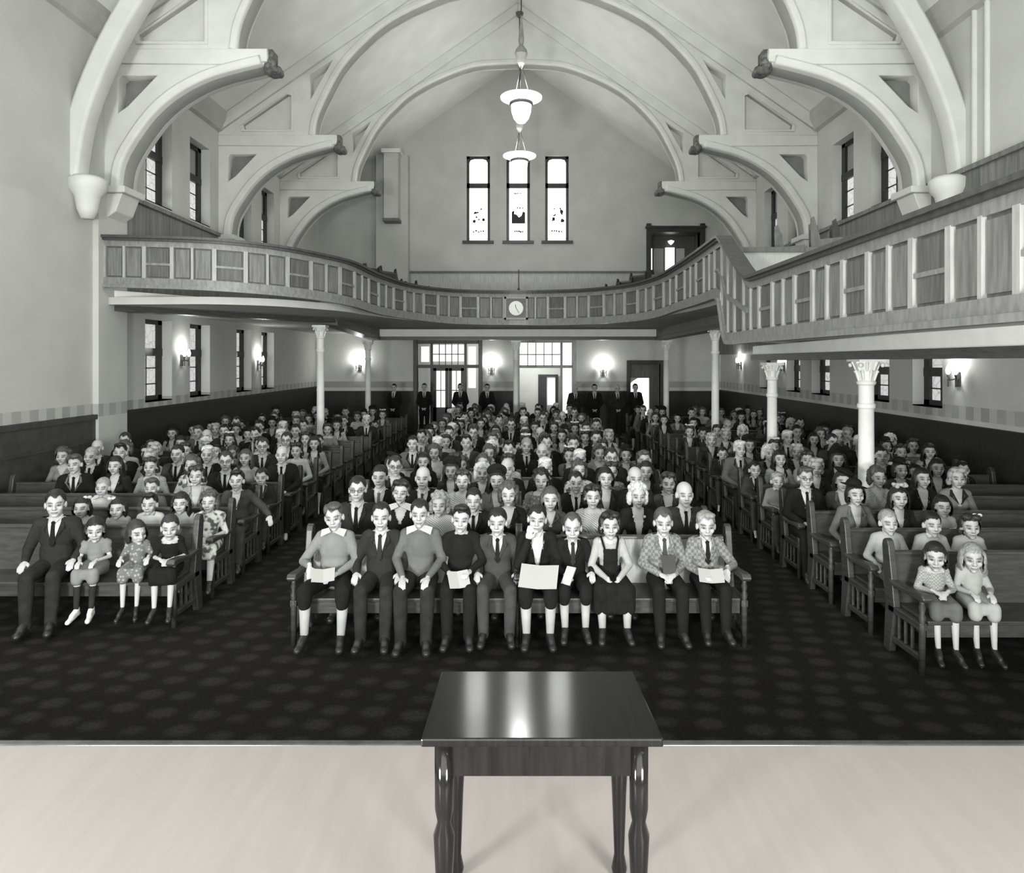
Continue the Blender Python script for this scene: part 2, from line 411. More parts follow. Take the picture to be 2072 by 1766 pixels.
for i, (a, b) in enumerate(GW):
    win_no[0] += 1; y = YB + .16; f = .10
    bar0, bar1 = EYE + 6.34, EYE + 6.52
    fr = MB().box(a, a + f, y - .05, y + .05, G_Z0, G_Z1).box(b - f, b, y - .05, y + .05, G_Z0, G_Z1)
    fr.box(a, b, y - .05, y + .05, G_Z1 - .09, G_Z1).box(a, b, y - .05, y + .05, bar0, bar1).box(a, b, y - .05, y + .05, G_Z0, G_Z0 + .05)
    # segmental head: little spandrels
    for sx, x in ((1, a + f), (-1, b - f)):
        fr.prism([(x, G_Z1 - .09), (x + sx * .18, G_Z1 - .09), (x + sx * .05, G_Z1 - .13), (x, G_Z1 - .22)], y - .05, y + .05)
    o = struct(fr.build('window_%d' % win_no[0], DARK_WOOD), ('left', 'middle', 'right')[i] + ' one of the three tall bright windows in the gable wall')
    MB().box(a + f, b - f, y, y + .02, bar1, G_Z1 - .05).build('upper_glass', GLASS_G, o)
    MB().box(a + f, b - f, y, y + .02, G_Z0 + .05, bar0).build('lower_glass', GLASS_G, o)
    MB().box(a - .14, b + .14, YB - .12, YB + .1, G_Z0 - .10, G_Z0).build('window_sill', DARK_WOOD, o)
    MB().box(a + f, b - f, y - .02, y + .01, G_Z0 + .10, G_Z0 + .125).build('glazing_bars', DARK_WOOD, o)
    rnd = random.Random(i * 7 + 3); mo = MB(); mo2 = MB(); cx = (a + b) / 2
    def blob(M_, x, z, rr):
        rr *= 1.35
        k = rnd.randint(5, 7); M_.prism([(x + rr * rnd.uniform(.5, 1.1) * math.cos(2 * math.pi * q / k), z + rr * rnd.uniform(.5, 1.1) * math.sin(2 * math.pi * q / k)) for q in range(k)], y - .012, y + .004)
    if i == 1:
        mo.prism([(cx - .24, EYE + 5.05), (cx + .26, EYE + 5.05), (cx + .26, EYE + 5.46), (cx + .17, EYE + 5.50), (cx + .12, EYE + 5.34), (cx + .03, EYE + 5.28),
                  (cx - .06, EYE + 5.38), (cx - .14, EYE + 5.40), (cx - .14, EYE + 5.68), (cx - .17, EYE + 5.52), (cx - .24, EYE + 5.48)], y - .012, y + .004)
        for q in range(5): blob(mo2, cx - .12 + q * .07, EYE + 4.76 + rnd.uniform(-.02, .02), .035); blob(mo2, cx - .13 + q * .06, EYE + 6.16, .028)
        for q in range(3): blob(mo2, cx - .02 + q * .09, EYE + 5.62, .03)
    else:
        s = -1 if i == 0 else 1
        for dx, dz, rr in ((-.12, 5.45, .045), (-.15, 5.13, .055), (.18, 5.19, .05)) if i == 0 else ((.17, 5.5, .07), (.2, 5.16, .065), (-.12, 5.22, .06)): blob(mo, cx + dx, EYE + dz, rr)
        for q in range(5): blob(mo2, cx - .18 + q * .09, EYE + 4.76 + rnd.uniform(-.03, .03), .035)
        for q in range(7): blob(mo2, cx + rnd.uniform(-.2, .2), EYE + rnd.uniform(5.1, 5.6), .035)
    mo.build('painted_motif', MOTIF, o); mo2.build('painted_border', MOTIF2, o)

# shallow strips on the gable wall between the windows
for i, x in enumerate((-.72, .74)):
    struct(MB().box(x - .02, x + .02, YB - .02, YB + .01, 3.6 + EYE, EYE + 8.2).build('trim_%d' % (i + 1), PLASTER_GABLE))
# pilaster and hanging duct on the left of the gable wall
struct(MB().box(-5.1, -3.95, YB - .45, YB + .05, 3.6, EYE + 7.4).build('trim_3', PLASTER_GABLE), 'shallow plaster pilaster left of the gable windows')
du = MB().box(-4.72, -4.22, YB - .95, YB - .45, EYE + 5.0, EYE + 7.40).build('duct_shaft', PLASTER_GABLE)
tag(du, 'boxed plaster shaft hanging high on the gable wall', 'duct', kind='thing')
MB().box(-4.8, -4.14, YB - 1.02, YB - .42, EYE + 7.32, EYE + 7.46).build('shaft_cap', PLASTER_TRUSS, du)
MB().box(-4.76, -4.18, YB - 1.0, YB - .42, EYE + 4.92, EYE + 5.02).build('shaft_foot', OAK, du)

# wainscots
struct(MB().box(-HW, -HW + .05, 11.9, 24.9, 0, 1.66).box(-HW, -HW + .09, 11.9, 24.9, 1.60, 1.66).build('trim_4', WAINSCOT), 'dark wainscot along the left wall')
struct(MB().box(HW - .05, HW, 4, 24.9, 0, 1.54).box(HW - .09, HW, 4, 24.9, 1.48, 1.54).build('trim_5', WAINSCOT), 'dark wainscot along the right wall')
struct(MB().box(-HW, -HW + .05, YF, 11.9, 0, 1.66).box(-HW, -HW + .09, YF, 11.9, 1.58, 1.66).box(-HW, -HW + .07, YF, 11.9, 1.18, 1.22).build('trim_6', mat('wainscot_near', .05, .45, .4, .25, 6)), 'dark wainscot on the left wall beside the chancel')
struct(MB().box(-HW, -HW + .06, 12.75, YB, 3.6, EYE + 3.08).box(-HW, -HW + .12, 12.75, YB, EYE + 3.0, EYE + 3.08).build('trim_7', BOARDS), 'boarded wainscot behind the left gallery')
struct(MB().box(HW - .06, HW, 3, YB, 2.8, EYE + 3.12).box(HW - .12, HW, 3, YB, EYE + 3.04, EYE + 3.12).build('trim_8', BOARDS), 'boarded wainscot behind the right gallery')
struct(MB().box(-3.9, 4.8, YB - .05, YB, 3.6, EYE + 3.25).build('trim_9', OAK_PALE), 'pale wainscot along the gable wall')
struct(MB().box(-3.95, 4.85, YB - .12, YB, EYE + 3.2, EYE + 3.27).build('trim_10', OAK), 'dark rail along the gable wall')
# eave cornices
for i, sx in enumerate((-1, 1)):
    struct(MB().prism([(sx * HW, EAVE - .34), (sx * (HW - .10), EAVE - .30), (sx * (HW - .22), EAVE - .02), (sx * (HW - .22), EAVE + .16), (sx * HW, EAVE + .02)], YF, YB)
           .build('trim_%d' % (11 + i), mat('cornice_plaster', .42, .8, .2, .08, 3)), 'moulded cornice under the ceiling slope')

# ------------------------------------------------------------------ lower rear wall with its doorways
YR = 24.9
D1 = (-3.62, -1.42, 0, EYE + .62); D2 = (.06, 1.96, 0, EYE + .66); D3 = (4.05, 5.12, 0, EYE - .12)
wall_y('wall_back', YR, .35, -HW - .1, HW + .1, 0, 3.6, [D1, D2, D3], WALL)
struct(MB().box(-HW, -3.7, YR - .05, YR, 0, 1.5).box(-1.36, 0, YR - .05, YR, 0, 1.5).box(2.02, 3.98, YR - .05, YR, 0, 1.5).box(5.18, HW, YR - .05, YR, 0, 1.5)
       .build('trim_13', WAINSCOT), 'dark wainscot along the back wall')
struct(MB().quad((-HW, 28.2, 0), (HW, 28.2, 0), (HW, 28.2, 3.6), (-HW, 28.2, 3.6)).quad((-HW, 28.2, 3.6), (HW, 28.2, 3.6), (HW, 25.3, 3.6), (-HW, 25.3, 3.6)).build('wall_vestibule', mat('vestibule_plaster', .75, .8, .1, .04, 2), fix=False))
DAY = glow('transom_daylight', 1.0, .82, (.95, .97, .92))
DAY2 = glow('vestibule_daylight', 1.0, 1.15, (.95, .97, .92))
def doorway(no, D, y, label, build):
    a, b, z0, z1 = D; f = .14
    fr = MB().box(a - f, a, y - .06, y + .2, 0, z1 + f).box(b, b + f, y - .06, y + .2, 0, z1 + f).box(a, b, y - .06, y + .2, z1, z1 + f)
    o = struct(fr.build('door_%d' % no, DARK_WOOD if no != 2 else OAK_PALE, bevel=.01), label); build(o, a, b, z1); return o
def b1(o, a, b, z1):
    y = YR + .12; t = EYE - .14; ml, mr = a + .55, b - .52
    MB().box(a, b, y - .08, y + .08, t - .12, t).box(ml - .09, ml, y - .06, y + .06, 0, z1).box(mr, mr + .09, y - .06, y + .06, 0, z1).build('transom_rail', DARK_WOOD, o)
    MB().box(ml, mr, y, y + .02, t + .12, z1 - .04).box(a + .12, ml - .14, y, y + .02, t + .1, z1 - .1).box(mr + .14, b - .1, y, y + .02, 1.6, z1 - .1).build('transom_glass', DAY, o)
    gb = MB()
    for k in range(1, 5): x = ml + (mr - ml) * k / 5; gb.box(x - .014, x + .014, y - .03, y, t, z1)
    gb.box(ml, mr, y - .03, y, (t + z1) / 2 - .014, (t + z1) / 2 + .014)
    gb.build('glazing_bars', DARK_WOOD, o)
    for s in (0, 1):
        x0 = ml + s * (mr - ml) / 2; x1 = x0 + (mr - ml) / 2
        lf = MB().box(x0 + .01, x0 + .12, y - .03, y + .03, 0, t - .12).box(x1 - .12, x1 - .01, y - .03, y + .03, 0, t - .12).box(x0, x1, y - .03, y + .03, t - .22, t - .12).box(x0, x1, y - .03, y + .03, 0, .9)
        d = lf.build('door_leaf', DARK_WOOD, o)
        MB().box(x0 + .12, x1 - .12, y, y + .01, .9, t - .22).build('leaf_glass', DAY, d)
        MB().box(x0 + .12, x1 - .12, y - .02, y, 1.5, 1.53).box((x0 + x1) / 2 - .012, (x0 + x1) / 2 + .012, y - .02, y, .9, t - .22).build('glazing_bars', DARK_WOOD, d)
doorway(1, D1, YR, 'dark framed double doors with glazed transom in the back wall', b1)
def b2(o, a, b, z1):
    y = YR + .25; t = EYE - .2
    MB().box(a, b, y - .03, y + .03, t - .06, t + .04).box(b - .42, b - .34, y - .04, y + .04, 0, z1).build('transom_rail', OAK_PALE, o)
    MB().box(a, b - .42, y, y + .02, t + .04, z1).box(b - .34, b, y, y + .02, .5, z1).build('transom_glass', DAY, o)
    gb = MB()
    for k in range(1, 5): x = a + (b - .42 - a) * k / 5; gb.box(x - .012, x + .012, y - .03, y, t, z1)
    gb.box(a, b - .42, y - .03, y, (t + z1) / 2 - .014, (t + z1) / 2 + .014); gb.build('glazing_bars', mat('glazing_bar_paint', .22, .5, .3), o)
doorway(2, D2, YR, 'bright open doorway with pale frame and glazed transom in the back wall', b2)
def b3(o, a, b, z1):
    y = YR + .2
    MB().box(a, b - .36, y - .03, y + .03, z1 - .5, z1).box(b - .35, b, y - .03, y + .03, 0, z1).build('door_panel', OAK, o)
    pts = [(a + .02, .2)] + [(b - .36, .2), (b - .36, z1 - .42)] + [(b - .36 - .66 * k / 6, z1 - .40 - .28 * (k / 6) ** 2) for k in range(1, 7)]
    MB().prism(pts, y + .04, y + .06).build('arched_light', DAY2, o)
doorway(3, D3, YR, 'dark framed doorway with a bright arched opening in the back wall', b3)
# inner door and lit window seen through the middle doorway
iv = struct(MB().box(.82, .92, 27.9, 28.1, 0, EYE - .55).box(1.52, 1.62, 27.9, 28.1, 0, EYE - .55).box(.92, 1.52, 27.9, 28.1, EYE - .65, EYE - .55).box(.92, 1.16, 27.95, 28.05, 0, EYE - .65).build('door_4', DARK_WOOD), 'dark inner door seen through the bright middle doorway')
MB().box(1.2, 1.5, 28.0, 28.02, .8, EYE - .7).build('leaf_glass', DAY2, iv)
point('vestibule_lamp_left', (-2.5, 26.8, 3.0), 20); point('vestibule_lamp_middle', (.4, 26.6, 2.9), 90)

# vestibule doorway up in the rear gallery
fr = MB().box(VD[0] - .16, VD[0], YB - .15, YB + .3, 3.6, VD[3] + .3).box(VD[1], VD[1] + .16, YB - .15, YB + .3, 3.6, VD[3] + .3).box(VD[0], VD[1], YB - .15, YB + .3, VD[3] - .02, VD[3] + .16)
fr.box(VD[0] - .2, VD[1] + .2, YB - .2, YB + .1, VD[3] + .13, VD[3] + .2)
gd = struct(fr.build('door_5', DARK_WOOD), 'dark framed vestibule doorway at the rear of the gallery')
MB().box(VD[0] - .6, VD[1] + .6, YB + .9, YB + .95, 3.5, VD[3] + .5).box(VD[0] - .6, VD[1] + .6, YB + .3, YB + .9, VD[3] + .02, VD[3] + .08).box(VD[0] - .6, VD[0] - .02, YB + .3, YB + .9, 3.5, VD[3] + .02).box(VD[1] + .02, VD[1] + .6, YB + .3, YB + .9, 3.5, VD[3] + .02).build('vestibule_back', OAK_DARK, gd)
MB().box(5.03, 5.07, YB + .88, YB + .9, VD[2] + .3, VD[3] - .45).box(5.58, 5.92, YB + .88, YB + .9, VD[2] + .27, VD[3] - .42).build('vestibule_glass', GLASS_G, gd)
MB().box(5.15, 5.5, YB + .87, YB + .9, VD[2], VD[3] - .45).box(6.0, 6.3, YB + .87, YB + .9, VD[2], VD[3] - .45).build('door_panel', PLASTER_GABLE, gd)
lm = MB().lathe((5.75, YB + .7), [(.02, VD[3] - .34), (.10, VD[3] - .26), (.13, VD[3] - .2), (.02, VD[3] - .16)]).build('ceiling_lamp', glow('small_lamp', 1, 1.0), smooth=True)
tag(lm, 'small round lamp hanging in the gallery vestibule', 'lamp', kind='thing')

# ------------------------------------------------------------------ chancel wall behind the camera, with a glowing window added for front light
wall_y('wall_front', YF, -.3, -HW - .1, HW + .1, 0, EAVE, [(-4.5, 4.5, 2.2, 7.8)], WALL, gable=True)
cw = struct(MB().box(-4.5, 4.5, YF - .25, YF - .2, 2.2, 7.8).build('window_30', glow('added_window_glow', 1.0, 2.2)), 'large unseen window added behind the camera for front light')
fm = MB()
for k in range(7): fm.box(-4.56 + k * 1.5, -4.44 + k * 1.5, YF - .2, YF - .1, 2.2, 7.8)
for z in (2.2, 4.1, 6.0, 7.72): fm.box(-4.5, 4.5, YF - .2, YF - .1, z, z + .08)
fm.build('window_frame', DARK_WOOD, cw)

# ------------------------------------------------------------------ platform where the camera stands
PZ = .75; PY = 3.34
PALE_FLOOR = mat('pale_platform_boards', .27, .45, .35, .04, 3, 0, (6, .6, 1), tint=(1.05, .96, .90))
pf = struct(MB().box(-HW, HW, YF, PY - .06, .0, PZ - .012).build('platform_riser', DARK_WOOD), 'raised chancel platform')
MB().box(-HW, HW, YF, PY - .05, PZ - .012, PZ).build('platform_floor', PALE_FLOOR, pf)
MB().box(-HW, HW, PY - .05, PY, PZ - .05, PZ + .004).build('platform_edge', mat('platform_nosing', .05, .25, .6, .3, 12), pf, bevel=.01)
# polished table at the front of the platform
tb = empty('polished_table', (.02, 0, 0))
tag(tb, 'dark polished wooden table reflecting the gable windows, on the platform edge', 'table')
POLISH = mat('polished_mahogany', .008, .11, .24, .35, 4, 0, (14, 1, 1), tint=(1.08, 1, .96))
TILT = -4.9
yc = 2.26; zt = 1.47
top = MB().box(-.30, .40, -.27, .27, -.025, 0).build('table_top', POLISH, tb, bevel=.006)
top.location = (0, yc, zt); top.rotation_euler = (R(TILT), 0, 0)
for sx in (-.24, .34):
    for sy in (-.2, .2):
        h = zt - .03 + math.tan(R(TILT)) * sy
        lg = MB().lathe((sx, yc + sy), [(.022, PZ), (.028, PZ + .03), (.018, PZ + .08), (.026, PZ + .3), (.032, PZ + .42), (.02, PZ + .46), (.028, PZ + .5), (.028, h)], 12).build('leg', POLISH, tb, smooth=True)
MB().hexa((-.24, yc - .2), (.34, yc - .2), .02, (zt - .12,) * 2, (zt - .03,) * 2).hexa((-.24, yc + .2), (.34, yc + .2), .02, (zt - .13,) * 2, (zt - .045,) * 2) \
    .hexa((-.24, yc - .2), (-.24, yc + .2), .02, (zt - .12, zt - .13), (zt - .03, zt - .045)).hexa((.34, yc - .2), (.34, yc + .2), .02, (zt - .12, zt - .13), (zt - .03, zt - .045)).build('apron', POLISH, tb)

# ================================================================== gallery
def smooth_path(P, n=6):
    """Catmull-Rom through (x, y, ztop, zbot)"""
    out = []
    for i in range(len(P) - 1):
        p0 = np.array(P[max(i - 1, 0)]); p1 = np.array(P[i]); p2 = np.array(P[i + 1]); p3 = np.array(P[min(i + 2, len(P) - 1)])
        for k in range(n):
            t = k / n
            out.append(.5 * ((2 * p1) + (-p0 + p2) * t + (2 * p0 - 5 * p1 + 4 * p2 - p3) * t * t + (-p0 + 3 * p1 - 3 * p2 + p3) * t ** 3))
    out.append(np.array(P[-1], float)); return out
KEY = [(-7.28, 12.07, 2.15, 1.31), (-6.3, 12.02, 2.12, 1.28), (-5.34, 12.0, 2.08, 1.24), (-4.41, 12.4, 2.04, 1.20), (-3.81, 13.1, 2.0, 1.17),
       (-3.38, 13.9, 1.96, 1.12), (-3.1, 15.2, 1.87, 1.05), (-2.6, 16.6, 1.80, 1.02), (-1.70, 17.75, 1.80, .98), (-.75, 18.25, 1.82, .98), (0, 18.4, 1.83, .98),
       (.75, 18.2, 1.82, .96), (1.79, 17.5, 1.79, .95), (2.65, 16.4, 1.78, .95), (3.10, 15.2, 1.82, .98), (3.30, 14.0, 1.92, 1.05), (3.38, 12.7, 2.0, 1.07), (3.37, 11.6, 2.03, 1.08)]
LOWK = [(3.36, 11.42, 2.03, 1.02), (3.35, 11.3, 2.02, .85), (3.345, 11.18, 1.98, .60), (3.34, 11.06, 1.9, .38), (3.34, 10.92, 1.8, .29), (3.33, 10.5, 1.56, .28),
        (3.31, 10.1, 1.33, .28), (3.29, 9.75, 1.16, .28), (3.28, 9.3, 1.15, .28), (3.27, 7.0, 1.15, .28), (3.26, 5.0, 1.15, .28), (3.25, 3.6, 1.15, .28)]
PATH = smooth_path(KEY, 6) + [np.array(p) for p in LOWK]
PL = [0.0]
for i in range(1, len(PATH)): PL.append(PL[-1] + float(np.hypot(*(PATH[i][:2] - PATH[i - 1][:2]))))
def at(s):
    s = min(max(s, 0), PL[-1] - 1e-6); i = int(np.searchsorted(PL, s, side='right')) - 1; i = min(max(i, 0), len(PATH) - 2)
    t = (s - PL[i]) / (PL[i + 1] - PL[i]); p = PATH[i] * (1 - t) + PATH[i + 1] * t
    e = .25; a = max(i - 1, 0); b = min(i + 2, len(PATH) - 1)
    d = PATH[b][:2] - PATH[a][:2]; d = d / np.hypot(*d)
    n = np.array([d[1], -d[0]])          # towards the nave
    return p, n
def band(mb, s0, s1, off0, off1, f0, f1, step=.16):
    """swept bar from s0 to s1 between offsets off0..off1 from the front face; f0,f1 give (fraction of height, added metres)"""
    n = max(1, int(math.ceil((s1 - s0) / step))); rows = []
    for k in range(n + 1):
        p, nn = at(s0 + (s1 - s0) * k / n); zt_, zb_ = EYE + p[2], EYE + p[3]
        za = zb_ + (zt_ - zb_) * f0[0] + f0[1]; zc = zb_ + (zt_ - zb_) * f1[0] + f1[1]
        a = p[:2] + nn * off0; b = p[:2] + nn * off1
        rows.append([(a[0], a[1], za), (b[0], b[1], za), (b[0], b[1], zc), (a[0], a[1], zc)])
    vs = [q for r in rows for q in r]; fs = [(0, 1, 2, 3), tuple(4 * n + q for q in (3, 2, 1, 0))]
    for k in range(n):
        for q in range(4): fs.append((4 * k + q, 4 * k + (q + 1) % 4, 4 * k + 4 + (q + 1) % 4, 4 * k + 4 + q))
    mb.add(vs, fs)
S_END = PL[-1]
gf = empty('gallery_balustrade', (0, 18.4, 0))
gf.location = (0, 0, 0)
tag(gf, 'curved oak gallery front with panels sweeping round the hall', 'gallery front', kind='thing')
m_ = MB(); band(m_, 0, S_END, -.08, 0, (0, 0), (1, 0)); m_.build('backing', OAK, gf)
m_ = MB(); band(m_, 0, S_END, -.12, .13, (1, -.01), (1, .035)); band(m_, 0, S_END, 0, .09, (1, -.05), (1, -.01)); m_.build('cap_rail', mat('oak_cap_rail', .06, .4, .5, .25, 5, .05, (4, 4, 1.2)), gf)
m_ = MB(); band(m_, 0, S_END, 0, .035, (1, -.15), (1, -.05)); m_.build('top_rail', OAK_LIGHT, gf)
m_ = MB(); band(m_, 0, S_END, 0, .05, (0, 0), (0, .15)); band(m_, 0, S_END, 0, .09, (0, -.03), (0, .03)); m_.build('base_rail', OAK_LIGHT, gf)
# panels: two narrow uprights, then a square one with a cross rail
stiles = MB(); cross = MB(); s = .08; k = 0; npan = 0; cuts = []
while s < S_END - .7:
    kind = k % 2
    wdt = .72 if kind == 0 else .50
    p, _ = at(s + wdt / 2)
    if abs(p[0]) < .40 and p[1] > 17:
        s_clock = None
    cuts.append((s, s + wdt, kind)); s += wdt; k += 1
PANEL_A = mat('oak_panel', .11, .5, .35, .3, 4, .05, (6, 6, .6)); PANEL_B = mat('oak_panel_fair', .17, .5, .35, .3, 4, .05, (6, 6, .6))
for a, b, kind in cuts:
    st = MB(); band(st, a - .035, a + .035, 0, .04, (0, .14), (1, -.14)); st.build('stile', OAK_STILE, gf)
    cells = [(a + .035, (a + b) / 2 - .02), ((a + b) / 2 + .02, b - .035)] if kind == 0 else [(a + .035, b - .035)]
    if kind == 0: st = MB(); band(st, (a + b) / 2 - .022, (a + b) / 2 + .022, 0, .04, (0, .14), (1, -.14)); st.build('stile', OAK_STILE, gf)
    else: st = MB(); band(st, a + .03, b - .03, 0, .035, (.47, -.02), (.47, .02)); st.build('cross_rail', OAK_LIGHT, gf)
    for c, d in cells:
        if npan < 98:
            pm = MB(); band(pm, c + .03, d - .03, .004, .018, (0, .18), (1, -.18)); pm.build('panel', PANEL_A if kind else PANEL_B, gf); npan += 1
# second tier of rails where the front drops to the lower gallery
band(stiles, PL[-12] - .1, PL[-12] + 1.6, 0, .045, (.48, -.04), (.48, .04))
stiles.build('cross_rail', OAK_LIGHT, gf)
# clock on the gallery front
ck = empty('wall_clock', (-.05, 18.33, EYE + 1.39)); tag(ck, 'round white clock in a square wooden frame on the gallery front', 'clock')
MB().box(-.31, .31, -.05, .05, -.30, .30).build('clock_case', OAK_DARK, ck, bevel=.01)
MB().box(-.31, -.26, -.07, -.04, -.30, .30).box(.26, .31, -.07, -.04, -.30, .30).box(-.31, .31, -.07, -.04, .25, .30).box(-.31, .31, -.07, -.04, -.30, -.25).build('clock_frame', OAK_LIGHT, ck)
MB().disc_y((0, -.07, 0), .19, .03).build('clock_face', mat('clock_enamel', .78, .4, .3, .02, 5), ck)
MB().prism([(-.008, 0), (.008, 0), (-.012, .10), (-.028, .10)], -.078, -.074).build('hour_hand', IRON, ck)
MB().prism([(-.008, .01), (.004, .016), (.085, -.125), (.075, -.13)], -.082, -.078).build('minute_hand', IRON, ck)
# slender rod standing on the gallery ledge behind the clock
rd = MB().cap((.02, 18.42, EYE + 1.87), .016, (.02, 18.42, EYE + 2.42), .012, 8).ell((.02, 18.42, EYE + 1.90), (.035, .035, .05)).build('brass_rod', IRON, smooth=True)
tag(rd, 'thin dark rod standing behind the gallery rail above the clock', 'rod')

# gallery decks
def deck(name, pts, z0, z1, m, label):
    v3 = [Vector((x, y, 0)) for x, y in pts]; tris = tessellate_polygon([v3]); n = len(pts)
    mb = MB(); mb.add([(x, y, z0) for x, y in pts] + [(x, y, z1) for x, y in pts],
                      [tuple(t) for t in tris] + [tuple(n + i for i in t[::-1]) for t in tris] + [(i, (i + 1) % n, n + (i + 1) % n, n + i) for i in range(n)])
    return struct(mb.build(name, m), label)
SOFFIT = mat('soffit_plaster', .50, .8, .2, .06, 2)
ed = [tuple((PATH[i][:2] - at(PL[i])[1] * .1)) for i in range(len(smooth_path(KEY, 6)))]
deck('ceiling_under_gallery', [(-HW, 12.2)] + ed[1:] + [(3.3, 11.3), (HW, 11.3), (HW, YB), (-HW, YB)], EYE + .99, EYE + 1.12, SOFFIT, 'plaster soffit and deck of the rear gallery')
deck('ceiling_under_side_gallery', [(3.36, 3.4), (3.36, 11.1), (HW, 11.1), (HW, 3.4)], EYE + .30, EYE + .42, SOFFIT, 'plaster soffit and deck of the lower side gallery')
# partition closing the upper gallery above the lower one
struct(MB().box(3.42, HW, 11.22, 11.32, EYE + .3, EYE + 1.78).build('trim_20', mat('painted_boards', .42, .5, .3, .08, 4, 0, (8, 8, .6))), 'pale boarded partition where the gallery steps down')
struct(MB().box(3.42, HW, 11.18, 11.36, EYE + 1.76, EYE + 1.84).build('trim_21', OAK), 'dark cap rail on the pale partition')
# beams under the gallery
def beam(no, a, b, z0, z1, label, m=WHITE_PAINT, th=.3):
    b_ = MB().hexa(a, b, th, (EYE + z0[0], EYE + z0[1]), (EYE + z1[0], EYE + z1[1]))
    o = struct(b_.build('beam_%d' % no, m, bevel=.02), label)
    MB().hexa(a, b, th + .06, (EYE + z0[0] - .10, EYE + z0[1] - .10), (EYE + z0[0], EYE + z0[1])).build('beam_moulding', OAK_DARK, o)
beam(1, (-HW, 12.42), (-4.38, 16.15), (.99, .99), (1.26, 1.24), 'white beam under the left gallery')
beam(2, (-4.38, 16.1), (-4.5, 21.9), (.93, .75), (1.2, 1.1), 'dark grey beam over the left columns', m=mat('beam_grey', .2, .6, .3, .1, 4))  # side beams in plain grey, darker than the white ones
beam(3, (-4.55, 21.9), (4.55, 21.9), (.76, .76), (1.09, 1.09), 'long white beam under the rear gallery')
beam(4, (4.5, 21.9), (4.42, 13.2), (.75, .80), (1.05, 1.05), 'dark grey beam over the right columns', m=MC['beam_grey'])
beam(5, (4.42, 12.6), (4.40, 3.6), (.11, .13), (.27, .34), 'white beam under the lower side gallery')

# columns
def column(x, y, ztop, r, label):
    o = empty('gallery_column', (x, y, 0)); tag(o, label, 'column', 'slender columns carrying the gallery', 'thing')
    H = EYE + ztop
    cap = .36 * r / .1
    sh = MB(); n = 20
    prof = [(r * 1.05, .42), (r * 1.0, .5), (r * .98, H * .5), (r * .92, H - cap - .16)]
    sh.lathe((0, 0), prof, 24); sh.build('shaft', COLUMN_PAINT, o, smooth=True)
    MB().lathe((0, 0), [(r * 1.7, 0), (r * 1.7, .12), (r * 1.45, .16), (r * 1.5, .22), (r * 1.2, .28), (r * 1.2, .36), (r * 1.06, .42)], 24).build('base', COLUMN_PAINT, o)
    cp = MB().lathe((0, 0), [(r * .96, H - cap - .30), (r * 1.12, H - cap - .28), (r * 1.12, H - cap - .24), (r * .95, H - cap - .22), (r * .95, H - cap), (r * 1.15, H - cap + .02), (r * 1.2, H - cap + .05),
                             (r * 1.0, H - cap + .07), (r * 1.1, H - cap * .5), (r * 1.6, H - .05), (r * 1.6, H - .04)], 24)
    cp.box(-r * 1.75, r * 1.75, -r * 1.75, r * 1.75, H - .045, H)
    co = cp.build('capital', COLUMN_PAINT, o)
    lf = MB()
    for tier, (z, rr, l) in enumerate(((H - cap * .62, 1.12, .36), (H - cap * .28, 1.35, .3))):
        for q in range(8):
            a = 2 * math.pi * (q + .5 * tier) / 8
            c0 = Vector((math.cos(a), math.sin(a), 0))
            lf.cap(c0 * r * (rr - .12) + Vector((0, 0, z - cap * l * .5)), r * .16, c0 * r * (rr + .22) + Vector((0, 0, z + cap * l * .4)), r * .20, 6)
            lf.ell(c0 * r * (rr + .34) + Vector((0, 0, z + cap * l * .34)), (r * .16, r * .16, r * .12), n=6, m=5)
    for q in range(4):
        a = math.pi / 4 + q * math.pi / 2; c0 = Vector((math.cos(a), math.sin(a), 0))
        lf.ell(c0 * r * 2.0 + Vector((0, 0, H - .09)), (r * .28, r * .28, r * .3), n=8, m=6)
    lf.build('acanthus_leaves', COLUMN_PAINT, co, smooth=True)
column(4.48, 8.9, .035, .098, 'nearest white column at the right with leafy capital')
column(4.5, 12.25, -.03, .088, 'second white column along the right side under the lower gallery')
column(4.45, 15.6, .76, .085, 'tall white column standing among the right pews beside the gallery drop')
column(4.5, 21.0, .62, .085, 'thin white column at the right end of the long rear beam')
column(-.06, 21.3, .62, .085, 'thin white column in the middle of the long rear beam below the clock')
column(-4.55, 21.0, .62, .085, 'thin white column at the left end of the long rear beam')
column(-4.45, 15.6, .80, .085, 'tall white column standing among the left pews')

# ------------------------------------------------------------------ roof trusses
def curve_plate(name, splines, y0, thick, m, parent=None, bevel=.015):
    cu = bpy.data.curves.new(name, 'CURVE'); cu.dimensions = '2D'; cu.fill_mode = 'BOTH'; cu.extrude = thick / 2 - bevel; cu.bevel_depth = bevel; cu.bevel_resolution = 1
    cu.offset = -bevel
    for pts in splines:
        sp = cu.splines.new('POLY'); sp.points.add(len(pts) - 1); sp.use_cyclic_u = True
        for p, (x, z) in zip(sp.points, pts): p.co = (x, z, 0, 1)
    tmp = bpy.data.objects.new(name, cu); COL.objects.link(tmp)
    dg = bpy.context.evaluated_depsgraph_get(); me = bpy.data.meshes.new_from_object(tmp.evaluated_get(dg)); bpy.data.objects.remove(tmp); bpy.data.curves.remove(cu)
    me.transform(Matrix.Rotation(R(90), 4, 'X'))
    me.materials.clear(); me.materials.append(m)
    o = bpy.data.objects.new(name, me); COL.objects.link(o); o.location = (0, y0, 0)
    if parent: o.parent = parent
    return o
def cr(P, n=5):
    return [tuple(q[:2]) for q in smooth_path([(a, b, 0, 0) for a, b in P], n)]
